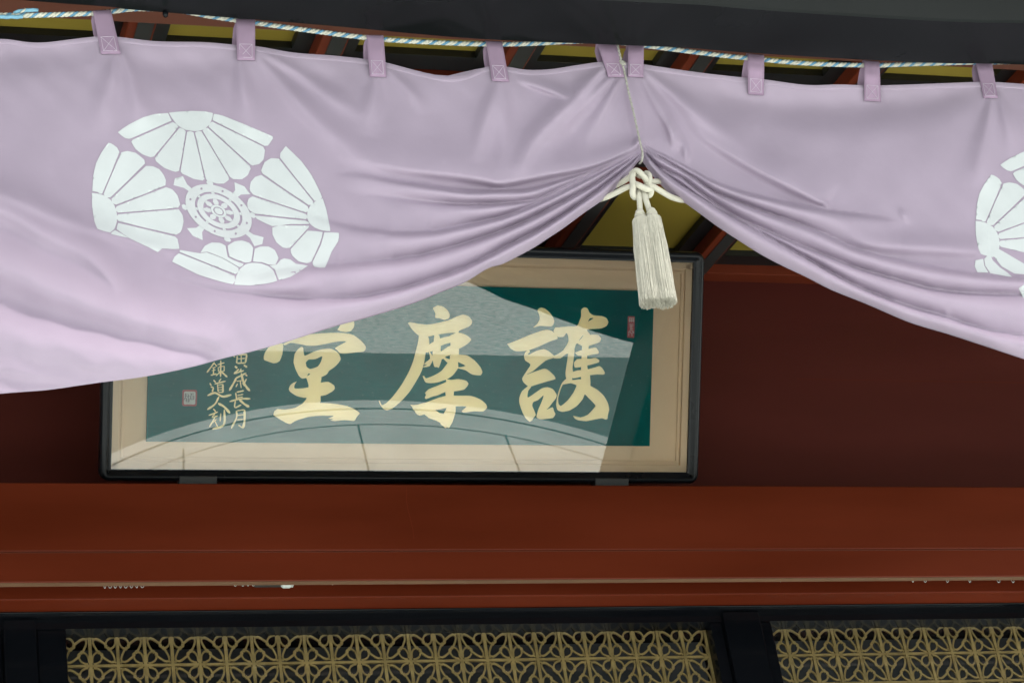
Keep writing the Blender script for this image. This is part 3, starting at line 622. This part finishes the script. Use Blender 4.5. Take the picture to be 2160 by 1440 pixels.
PR = [[(1359,310),(1408,331),(1454,356),(1501,381),(1563,404),(1660,428),(1750,445),(1811,453),(1900,464),(2000,470)],
      [(1361,316),(1400,338),(1466,378),(1505,405),(1563,430),(1622,452),(1699,478),(1760,505),(1811,528),(1937,560),(2069,581),(2160,587),(2560,598)],
      [(1363,322),(1384,350),(1437,376),(1482,410),(1544,451),(1602,480),(1700,524),(1806,566),(1911,597),(2003,617),(2160,624),(2560,634)],
      [(1364,328),(1400,365),(1480,420),(1544,458),(1602,490),(1700,546),(1806,604),(1911,646),(1996,671),(2096,702),(2160,713),(2560,800)],
      'hem']
PRF = [([1700,1800,1900],[1,.7,0]), ([2000,2400],[1,.7]), ([2000,2400],[1,.7]), ([2000,2400],[1,.7])]
def dense(c): return spline(np.array(c, float), 30*len(c))
PL = [c if isinstance(c, str) else dense(c) for c in PL]; PR = [c if isinstance(c, str) else dense(c) for c in PR]
def roll(s_, k):
    s_ = np.clip(s_, 0, 1); return np.sin(math.pi*s_**k)**0.85
def pleats(px, py):
    H = np.zeros_like(px)
    for fam, fade, left in ((PL, PLF, True), (PR, PRF, False)):
        cur = [np.interp(px, *c.T) if not isinstance(c, str) else np.interp(px, BOT[:,0], BOT[:,1]) for c in fam]
        gate = ((px <= 1350) if left else (px > 1358)).astype(float)
        for i in range(len(fam)-1):
            wd = np.maximum(cur[i+1]-cur[i], 1.0); s_ = (py-cur[i])/wd; ok = (s_ > 0) & (s_ < 1)
            fd = np.interp(px, *np.array(fade[i], float)) * gate
            A = np.minimum(1.35*wd*.00138, .054)
            k = .52
            H += np.where(ok, A*fd*roll(s_, k), 0)
    return H
NP0 = next(i for i, st in enumerate(FOLDS) if st[0][:2] == (1088,372)); NP1 = next(i for i, st in enumerate(FOLDS) if st[0][:2] == (1728,420))
STROKES = [spline(np.array(st, float)*np.array([1, 1, 3.0 if NP0 <= i < NP1 else 2.0, 1, 1]), 4*len(st)) for i, st in enumerate(FOLDS + VALLEYS)]
def height(px, py):
    px = np.asarray(px, float); py = np.asarray(py, float); H = np.zeros_like(px)
    for st in STROKES:
        q = st; best = np.full(px.shape, 1e9); sg = np.ones_like(px); A = np.zeros_like(px); Wu = np.ones_like(px); Wd = np.ones_like(px)
        mx = q[:,3:].max()*2.6
        m_ = (px > q[:,0].min()-mx) & (px < q[:,0].max()+mx) & (py > q[:,1].min()-mx) & (py < q[:,1].max()+mx)
        if not m_.any(): continue
        x, y = px[m_], py[m_]; best = np.full(x.shape, 1e9); sg = np.ones_like(x); par = np.zeros((len(x), 3))
        for a, b in zip(q[:-1], q[1:]):
            d = b[:2]-a[:2]; L2 = d @ d + 1e-9; t = np.clip(((x-a[0])*d[0]+(y-a[1])*d[1])/L2, 0, 1)
            ex, ey = x-a[0]-t*d[0], y-a[1]-t*d[1]; ds = np.hypot(ex, ey); k = ds < best
            best[k] = ds[k]; sg[k] = np.sign(d[0]*(y-a[1])-d[1]*(x-a[0]))[k]; par[k] = (a[2:]+(b-a)[2:]*t[:,None])[k]
        wd = np.where(sg < 0, par[:,1], par[:,2]).clip(1.5)
        H[m_] += par[:,0]*np.exp(-(best/wd)**2)
    H += pleats(px, py)
    # slow billow of the hanging cloth and faint irregularities
    H += .018*np.sin((px+120)/310.0)*np.clip((py-60)/300, 0, 1) + .010*np.sin(px/170.0+py/140.0) + .004*np.sin(px/61.0-py/83.0) + .0012*np.sin(px/23.0+py/31.0)
    H += .0010*np.sin(px/13.0 - py/17.0 + 2*np.sin(py/50.0))
    return H
TOP = np.array([(-700,60),(-300,80),(-100,88),(0,83),(60,90),(100,90),(150,84),(205,78),(250,79),(330,88),(430,90),(500,96),(545,99),(620,112),(700,118),(775,126),(815,133),(860,145),(900,155),(945,163),(985,158),(1010,148),(1030,141),(1070,142),(1110,148),(1160,147),(1220,138),(1275,131),(1340,134),(1360,137),(1440,149),(1500,157),(1575,165),(1610,168),(1700,180),(1770,179),(1825,181),(1860,181),(1950,178),(2060,174),(2100,174),(2160,178),(2300,186),(2420,188),(2700,200)], float)
BOT = np.array([(-700,900),(-300,858),(0,830),(100,822),(200,808),(300,795),(400,775),(470,756),(520,744),(600,722),(700,690),(780,668),(870,640),(932,615),(981,595),(1029,566),(1057,558),(1088,543),(1125,523),(1154,504),(1193,478),(1232,449),(1271,422),(1300,395),(1328,364),(1342,346),(1350,338),(1356,342),(1377,371),(1408,404),(1439,424),(1474,449),(1511,476),(1550,502),(1602,535),(1649,560),(1700,584),(1753,611),(1832,643),(1919,680),(1998,704),(2069,727),(2160,757),(2300,800),(2500,850),(2700,880)], float)
TOP = spline(TOP, 1200); _k = int(np.argmin(BOT[:,1] + 1e6*(np.abs(BOT[:,0]-1350) > 20)))
BOT = np.vstack([spline(BOT[:_k+1], 700), spline(BOT[_k:], 700)[1:]])
xs = np.concatenate([np.arange(-640, -20, 10), np.arange(-20, 2200, 4), np.arange(2200, 2660, 10)]).astype(float)
yt = np.interp(xs, TOP[:,0], TOP[:,1]); yb = np.interp(xs, BOT[:,0], BOT[:,1])
ker = np.array([1,2,3,2,1.])/9
def smooth1(a): b = np.convolve(np.pad(a, 2, mode='edge'), ker, 'valid'); return b
yt = smooth1(yt); yb = np.where(np.abs(xs-1350) < 30, yb, smooth1(yb))
NR = 150; tt = np.linspace(0, 1, NR)
GX = np.repeat(xs[None, :], NR, 0); GY = yt[None]*(1-tt[:,None]) + yb[None]*tt[:,None]
# the cloth leans along with the verticals of the place: keep columns plumb-ish by shearing nothing, only depth varies
Hc = height(GX.ravel(), GY.ravel()).reshape(NR, len(xs))
for ax in (0, 1):                               # cloth cannot crease sharper than its own thickness: ease the creases
    pd = np.pad(Hc, [(1, 1) if ax == 0 else (0, 0), (1, 1) if ax == 1 else (0, 0)], mode='edge')
    Hc = (0.25*pd[:-2] + 0.5*pd[1:-1] + 0.25*pd[2:]) if ax == 0 else (0.25*pd[:, :-2] + 0.5*pd[:, 1:-1] + 0.25*pd[:, 2:])
Hc = Hc.ravel()
Pc = at_many(GX.ravel(), GY.ravel(), YC - Hc)
nc = len(xs); Fc = [(r*nc+c, r*nc+c+1, (r+1)*nc+c+1, (r+1)*nc+c) for r in range(NR-1) for c in range(nc-1)]
tie = at(1352, 330, YC)
curtain = empty('curtain', at(1352, 140, YC)); tag(curtain, 'lilac ceremonial curtain with white crests, drawn up in the middle by a cord', 'curtain')
cloth = mk('cloth', Pc, Fc, m_cloth, curtain, True)
md = cloth.modifiers.new('thickness', 'SOLIDIFY'); md.thickness = 0.0012; md.offset = 0
HG = Hc.reshape(NR, nc)
def on_cloth(px, py, off):
    px = np.asarray(px, float); py = np.asarray(py, float)
    c = np.interp(px, xs, np.arange(nc)); c0 = np.clip(c.astype(int), 0, nc-2); fc = c-c0
    a, b = np.interp(px, xs, yt), np.interp(px, xs, yb); t = np.clip((py-a)/(b-a), 0, 1)*(NR-1); r0 = np.clip(t.astype(int), 0, NR-2); fr_ = t-r0
    h = (HG[r0,c0]*(1-fc)+HG[r0,c0+1]*fc)*(1-fr_) + (HG[r0+1,c0]*(1-fc)+HG[r0+1,c0+1]*fc)*fr_
    return at_many(px, py, YC - h - off)
# turned-over strip along the top edge
hx = np.arange(-300, 2400, 6.0); hy = np.interp(hx, xs, yt); hv = []; 
rowsh = [np.stack([hx, hy+dy], -1) for dy in (-0.6, 4, 8.5, 10.2)]
hp = [on_cloth(r[:,0], r[:,1], o_) for r, o_ in zip(rowsh, (.0012, .0026, .0024, .0008))]
nh = len(hx); mk('top_hem', np.vstack(hp), [(r*nh+c, r*nh+c+1, (r+1)*nh+c+1, (r+1)*nh+c) for r in range(3) for c in range(nh-1)], m_cloth, curtain, True)

te = [(915,158),(945,160),(975,153),(1005,146),(1034,141),(1036,166),(1000,176),(950,172)]
Vt, Ft = fill([te], 8.0, 8.0)
mk('turned_edge', at_many(Vt[:,0], Vt[:,1], YC+.006+.010*np.sin(Vt[:,0]/30.0)**2), Ft, m_cloth, curtain, True)
# tabs over the rope
TABS = [((196,25),(234,23),(255,114),(213,114)), ((498,42),(538,43),(538,128),(500,127)), ((773,76),(809,77),(815,163),(780,162)), ((1025,88),(1059,90),(1074,173),(1038,171)),
        ((1260,92),(1300,94),(1317,163),(1283,163)), ((1324,96),(1358,97),(1357,164),(1325,162)), ((1577,115),(1612,118),(1611,202),(1578,199)), ((1823,129),(1855,132),(1858,215),(1823,213)),
        ((2058,131),(2092,132),(2105,207),(2075,207)), ((-70,10),(-32,12),(-20,112),(-60,112)), ((2330,138),(2364,139),(2372,216),(2338,215))]
YROPE = YC - .004
for TL, TR, BR, BL in TABS:
    TL, TR, BR, BL = map(np.array, (TL, TR, BR, BL)); n = 7; cols = []
    for s in np.linspace(0, 1, n):
        top = TL + (TR-TL)*s; bot = BL + (BR-BL)*s; col = []
        yb_ = YC - float(height([bot[0]], [bot[1]])[0])
        for k in np.linspace(0, 1, 12):
            q = bot + (top-bot)*k; yf = YROPE - .0105
            yy = (yb_-.0052)*(1-min(1, k*1.6)) + yf*min(1, k*1.6) - .004*math.sin(math.pi*k)*math.cos(3*(s-.5))
            col.append(at(q[0], q[1], yy))
        tp = col[-1].copy(); cx = np.array([tp[0], YROPE, tp[2]-.002])
        for a in np.linspace(20, 160, 6):
            a = math.radians(a); col.append(cx + np.array([0, -.0105*math.cos(a), .0105*math.sin(a)]))
        end = at(bot[0], bot[1], yb_); bk = cx + np.array([-.004, .0125, 0])
        for k in np.linspace(0.1, 1, 7):
            col.append(bk*(1-k) + (np.array([end[0]-.010, yb_+.010, end[2]+.045]))*k + np.array([0, .010*math.sin(math.pi*k), 0]))
        cols.append(col)
    m_c = len(cols[0]); tb = mk('tab', [p for c in cols for p in c], [(i*m_c+j, i*m_c+j+1, (i+1)*m_c+j+1, (i+1)*m_c+j) for i in range(n-1) for j in range(m_c-1)], m_tab, curtain, True)
    md = tb.modifiers.new('thickness', 'SOLIDIFY'); md.thickness = .0022; md.offset = 0
    # boxed cross of stitches at the foot
    def sq(s, k): 
        top = TL + (TR-TL)*s; bot = BL + (BR-BL)*s; return bot + (top-bot)*k
    c4 = [sq(.16,.07), sq(.84,.07), sq(.84,.40), sq(.16,.40)]; mb = MB()
    def dep(k): 
        q = sq(.5, k); b0 = sq(.5, 0); y0 = YC - float(height([b0[0]],[b0[1]])[0]); f_ = min(1, k*1.6)
        return (y0-.0052)*(1-f_) + (YROPE-.0105)*f_ - .004*math.sin(math.pi*k) - .0024
    ks = [.07,.07,.40,.40]
    for i, j in ((0,1),(1,2),(2,3),(3,0),(0,2),(1,3)):
        pts = [at(*(c4[i]+(c4[j]-c4[i])*t), dep(ks[i]+(ks[j]-ks[i])*t)) for t in np.linspace(0,1,6)]
        mb.tube(pts, .0008, 4)
    mb.build('stitching', m_stitch, tb)

# printed crests: fans of petals round a wheel
PET = {
 'disc': [[(635,65),(660,110),(700,160),(760,195),(840,206),(900,192),(940,158),(963,110),(968,68),(900,55),(800,52),(700,58)],
          [(50,674),(90,677),(140,692),(190,724),(222,770),(240,830),(240,890),(222,945),(188,973),(140,962),(92,945),(70,890),(52,780)],
          [(1803,716),(1762,726),(1712,764),(1688,812),(1683,860),(1703,905),(1743,938),(1800,958),(1860,963),(1850,900),(1830,800)],
          [(1132,1370),(1143,1310),(1172,1252),(1217,1215),(1265,1203),(1330,1208),(1388,1228),(1428,1263),(1457,1340),(1380,1360),(1250,1375)]],
 'petal': [[(628,68),(654,125),(640,132),(350,259),(325,262),(300,256),(247,213),(330,155),(440,100),(530,75)],
  [(664,136),(706,172),(521,397),(480,398),(430,379),(380,339),(354,295),(360,270)],
  [(715,180),(763,206),(712,506),(660,507),(600,484),(555,449),(529,409)],
  [(773,211),(822,214),(905,568),(870,576),(820,566),(760,538),(723,511)],
  [(833,217),(881,207),(1087,550),(1083,579),(1050,603),(1000,602),(950,587),(916,570)],
  [(891,203),(929,180),(1248,469),(1250,500),(1233,539),(1190,569),(1140,569),(1098,552)],
  [(937,173),(962,133),(1350,323),(1361,370),(1353,419),(1320,454),(1280,462),(1255,459)],
  [(967,122),(977,74),(1050,90),(1200,150),(1422,245),(1415,275),(1395,304),(1362,317)],
  [(53,661),(61,540),(81,450),(121,370),(175,293),(214,309),(259,362),(128,680),(95,667)],
  [(274,366),(320,356),(380,369),(429,406),(453,450),(190,709),(138,683)],
  [(461,469),(510,471),(560,493),(597,541),(608,616),(233,763),(199,718)],
  [(613,630),(660,647),(699,691),(714,740),(706,785),(250,823),(238,775)],
  [(709,798),(738,841),(746,890),(733,949),(690,991),(252,887),(250,836)],
  [(250,901),(680,1004),(703,1041),(713,1097),(640,1098),(583,1095),(550,1122),(480,1085),(340,1020),(238,949)],
  [(196,979),(226,956),(330,1015),(200,986)],
  [(1522,318),(1497,351),(1478,405),(1740,733),(1798,708),(1769,640),(1719,541),(1639,431)],
  [(1468,414),(1410,410),(1362,441),(1340,490),(1347,528),(1694,765),(1730,738)],
  [(1336,538),(1290,552),(1257,591),(1248,640),(1276,687),(1674,822),(1690,777)],
  [(1270,700),(1241,716),(1230,750),(1234,789),(1286,830),(1674,873),(1676,834)],
  [(1289,845),(1674,885),(1698,909),(1560,910),(1420,926),(1302,870)],
  [(1420,937),(1470,921),(1698,923),(1678,954),(1555,1089),(1500,1088),(1452,1049),(1422,990)],
  [(1687,960),(1803,970),(1778,1060),(1718,1193),(1680,1206),(1620,1193),(1572,1149),(1559,1101)],
  [(1815,972),(1925,977),(1920,1040),(1870,1120),(1820,1240),(1740,1233),(1725,1200),(1788,1070)],
  [(660,1195),(710,1131),(1133,1303),(1120,1366),(1000,1338),(850,1290),(700,1215)],
  [(717,1121),(722,1107),(872,1132),(920,1124),(1038,1167),(1163,1242),(1140,1290)],
  [(874,1127),(907,1076),(960,1050),(1020,1052),(1065,1074),(1082,1160),(1160,1198),(1203,1213),(1172,1238),(1042,1165),(927,1120)],
  [(1081,1073),(1131,1042),(1190,1034),(1244,1052),(1275,1091),(1259,1193),(1217,1203),(1095,1156)],
  [(1288,1097),(1330,1080),(1390,1080),(1438,1107),(1467,1165),(1443,1217),(1390,1217),(1338,1198),(1273,1193)],
  [(1481,1182),(1511,1170),(1560,1180),(1600,1211),(1690,1226),(1560,1309),(1470,1333),(1441,1258),(1400,1225),(1453,1216)]]}
wc = np.array([1012.,812.]); wa = np.array([262.,31.]); wb = np.array([-68.,-218.])
def wp(r, deg): a = math.radians(deg); return tuple(wc + r*(math.cos(a)*wa + math.sin(a)*wb))
def crest(fx, label, skip=(), extra=()):
    def piece(name, rings_, parent, off=.0020, m=m_print):
        rr = [[fx(u, v) for u, v in r] for r in rings_]
        V, F = fill(rr, 4.5, 5.0); P = on_cloth(V[:,0], V[:,1], off)
        return mk(name, P, F, m, parent, True)
    # wheel: rim with studs cut out, inner ring with gaps, hub, handles
    rim_ = [[wp(.93, a) for a in range(0,360,9)], [wp(.665, a) for a in range(0,360,9)]]
    for k in range(16):
        if k % 2: rim_.append([wp(.80, k*22.5) for _ in (0,)] and [(wp(.80, k*22.5)[0]+9*math.cos(t), wp(.80, k*22.5)[1]+9*math.sin(t)) for t in np.linspace(0, 2*math.pi, 7)[:-1]])
    wheel = piece('crest_wheel', rim_, curtain, .0021, m_print2)
    wheel['label'] = label
    piece('wheel_ring', [[wp(.60, a) for a in range(0,360,10)], [wp(.43, a) for a in range(0,360,10)]], wheel, m=m_print2)
    piece('wheel_hub', [[wp(.22, a) for a in range(0,360,20)], [wp(.15, a) for a in range(0,360,20)]], wheel); piece('wheel_hub', [[wp(.12, a) for a in range(0,360,30)]], wheel)
    for k in range(8):
        a = k*45
        piece('wheel_spoke', [[wp(.23,a-14), wp(.33,a-15), wp(.425,a-6), wp(.425,a+6), wp(.33,a+15), wp(.23,a+14)]], wheel, m=m_print2)
        piece('wheel_bridge', [[wp(.605,a-4), wp(.66,a-4), wp(.66,a+4), wp(.605,a+4)]], wheel)
        if k % 2: piece('wheel_handle', [[wp(.90,a-5), wp(1.08,a-5), wp(1.34,a-11), wp(1.42,a), wp(1.34,a+11), wp(1.08,a+5), wp(.90,a+5)]], wheel, .0011)
        else: piece('wheel_handle', [[wp(.90,a-4), wp(1.0,a-6), wp(1.06,a-3), wp(1.06,a+3), wp(1.0,a+6), wp(.90,a+4)]], wheel, .0011)
    for nm in ('disc', 'petal'):
        for qi, r in enumerate(PET[nm]):
            if nm == 'petal' and qi in skip: continue
            k = spline(list(r)+[r[0]], len(r)*2+1)[:-1]
            k = 0.35*k + 0.65*np.array([np.array(r[i//2]) + (np.array(r[(i//2+1) % len(r)])-np.array(r[i//2]))*((i % 2)/2) for i in range(len(k))])
            piece('flower_disc' if nm == 'disc' else nm, [[tuple(q) for q in k]], wheel)
    for r in extra:
        V, F = fill([r], 7.0, 8.0); mk('petal', on_cloth(V[:,0], V[:,1], .0016), F, m_print, wheel, True)
    return wheel
crest(lambda u, v: (180+u/3.6, 220+v/3.6), 'wheel of the white crest on the left half of the curtain')
crest(lambda u, v: (2058+(180+u/3.6-194)*.95, 465+(220+v/3.6-406)*.92), 'wheel of the white crest cut off by the right edge', (13, 14, 23),
      ([(2100,521),(2160,556),(2178,580),(2140,577),(2113,562),(2096,540),(2090,532)], [(2088,535),(2094,549),(2109,564),(2124,574),(2136,585),(2089,576),(2078,560),(2076,546)], [(2074,546),(2076,560),(2085,575),(2062,574),(2056,562),(2058,549)],
       [(2149,608),(2163,598),(2215,586),(2270,640),(2230,652),(2166,640),(2158,628)]))

# ================================================================== blue and white rope through the tabs
rp = spline([(-700,20,0),(-200,36,0),(0,33,0),(60,33,0),(190,29,0),(235,25,0),(290,19,0),(370,22,.0),(450,36,0),(540,49,0),(640,63,0),(773,80,0),(860,87,0),(1000,93,0),(1100,93,0),(1200,88,0),(1280,88,0),(1370,98,0),(1480,112,0),(1577,123,0),(1700,134,0),(1840,138,0),(1940,135,0),(2060,132,0),(2200,132,0),(2330,146,0),(2700,165,0)], 400)
RP = np.array([at(a, b, YROPE) for a, b, _ in rp])
seg = np.r_[0, np.cumsum(np.linalg.norm(np.diff(RP, axis=0), axis=1))]; n = int(seg[-1]/.0035); s_ = np.linspace(0, seg[-1], n)
RC = np.stack([np.interp(s_, seg, RP[:,i]) for i in range(3)], -1)
rope = empty('rope', RC[0]); tag(rope, 'twisted blue and white rope threaded through the curtain tabs under the eave', 'rope')
for k, m in enumerate((m_ropew, m_ropew, m_blue)):
    ph = -2*math.pi*s_/.0386 + k*2*math.pi/3
    MB().tube(RC + np.stack([0*ph, .0040*np.cos(ph), .0040*np.sin(ph)], -1), .0043, 6).build('strand', m, rope, True)
lb = [at(-60+i*6, 37-.05*i, YROPE-.010) for i in range(19)]
MB().tube([p + np.array([0, 0, .0015*math.sin(i*1.9)]) for i, p in enumerate(lb)], .0062, 7).build('whipping', m_bluel, rope, True)
MB().tube([at(28,28,YROPE-.006), at(40,24,YROPE-.013), at(55,22.5,YROPE-.016), at(70,21.5,YROPE-.016), at(80,22,YROPE-.014)], [.004,.0055,.006,.006,.005], 8).build('rope_end', m_bluel, rope, True)
MB().tube([at(44,27,YROPE-.018), at(50,23,YROPE-.024), at(53,19,YROPE-.022)], .003, 7).build('whipping_knot', m_ropew, rope, True)

# ================================================================== thin cord that lifts the curtain
YT = YC - .05
hc = np.array([at(*p) for p in ((1300,60,YC-.03),(1303,95,YC-.035),(1311,130,YC-.04),(1317,150,YC-.04),(1326,195,YC-.042),(1338,245,YC-.045),(1350,300,YC-.052),(1355,322,YC-.055),(1354,338,YC-.046),(1349,346,YC-.02))])
cord = empty('lifting_cord', hc[1]); tag(cord, 'thin grey cord hanging from the eave and gathering up the curtain', 'cord')
hs = spline(hc, 140)
for k in range(2):
    ph = np.arange(140)*0.9 + k*math.pi
    MB().tube(hs + .0017*np.stack([np.cos(ph), 0.6*np.sin(ph), 0*ph], -1), .0022, 6).build('strand', m_thin, cord, True)
kc = at(1313,134,YC-.043)
MB().tube([kc+np.array([.0075*math.cos(t), -.004*math.sin(t*.5), .006*math.sin(t)+.0015*t-.006]) for t in np.linspace(0, 9, 26)], .0032, 6).build('knot', m_thin, cord, True)

# ================================================================== white cord with knot and two tassels
ZK = lambda u, v, d: at(1200+u/3.6, 280+v/3.6, YC + d)
tas = empty('tassel_cord', ZK(560,600,-.05)); tag(tas, 'thick off-white cord knotted under the gathered curtain with two hanging tassels', 'tassel')
RD = .0088
def tcord(name, pts, r=RD): return MB().tube(spline([ZK(*p) for p in pts], 5*len(pts)), r, 12).build(name, m_white, tas, True)
tcord('cord_arm', [(500,305,-.030),(455,342,-.008),(400,378,.012),(350,400,.03),(310,415,.05)])
tcord('cord_arm', [(505,400,-.040),(440,415,-.020),(370,450,.0),(300,483,.014),(250,500,.03),(215,512,.05)])
tcord('cord_arm', [(590,375,-.030),(640,372,-.008),(690,368,.012),(720,366,.03),(740,366,.05)])
tcord('cord_arm', [(590,400,-.040),(640,410,-.020),(700,445,-.004),(770,485,.008),(840,508,.018),(890,512,.035),(915,514,.05)])
tcord('knot_loop', [(545,330,-.03),(505,305,-.052),(480,335,-.064),(488,400,-.068),(484,460,-.064),(500,490,-.052),(530,470,-.034)], RD*1.05)
tcord('knot_loop', [(470,318,-.045),(510,288,-.062),(545,308,-.070),(580,350,-.066),(598,395,-.05)], RD*1.02)
tcord('knot_loop', [(560,330,-.035),(592,308,-.052),(612,335,-.060),(605,385,-.058),(585,410,-.046)], RD)
tcord('knot_loop', [(490,385,-.055),(530,400,-.074),(580,425,-.078),(622,440,-.068),(610,475,-.054),(570,470,-.05)], RD*1.08)
tcord('tassel_cord_end', [(528,430,-.05),(533,480,-.060),(538,540,-.060),(540,600,-.060)])
tcord('tassel_cord_end', [(562,440,-.05),(578,490,-.066),(598,550,-.068),(614,600,-.070)])
def tassel(top, bot, d):
    a = ZK(*top, d); L = np.linalg.norm(ZK(*bot, d)-a); dn = np.array([0,0,-1.0]); tilt = (ZK(*bot, d)-a)/L
    Z_ = tilt
    prof = [(0,.0085),(.004,.0125),(.012,.0135),(.018,.0155),(.022,.0145),(.026,.0165),(.034,.0205),(.042,.0235),(.047,.0238)]
    hd = MB().tube([a + Z_*t for t, _ in prof], [r for _, r in prof], 18).build('tassel_head', m_fringe, tas, True)
    for t in (.014, .019, .024): 
        rr_ = np.interp(t, [p[0] for p in prof], [p[1] for p in prof])
        c = a + Z_*t; MB().tube([c + rr_*np.array([math.cos(q), math.sin(q), 0]) for q in np.linspace(0, 2*math.pi, 22)], .0018, 5).build('binding', m_white, hd, True)
    mb = MB()
    for k in range(900):
        ang = random.uniform(0, 2*math.pi); rr = (random.random()**.3)*.0285; r0 = min(rr, .0225)
        ux = np.array([math.cos(ang), math.sin(ang), 0]); j = random.uniform(-.004, .004); le = L*random.uniform(.975, 1.02); pts = []
        for t in (0, .12, .35, .65, .88, 1.0):
            q = a + Z_*(.036 + (le-.036)*t) + ux*(r0 + (rr-r0)*min(1, t*3) + .0015*t) + np.array([.0016*math.sin(5*t+k), .0016*math.cos(4*t+k*1.7), 0]) + (np.array([random.uniform(-.003,.003)]*2+[0]) if t == 1.0 else 0)
            pts.append(q)
        mb.tube(pts, .0008, 4, False)
    mb.tube([a + Z_*t for t in (.03, .06, L*.5, L*.93)], [.020,.0245,.026,.0255], 16)
    f = mb.build('fringe', m_fringe, tas, True); f['kind'] = 'stuff'
tassel((536,590), (618,1290), -.062)
tassel((622,578), (738,1285), -.072)
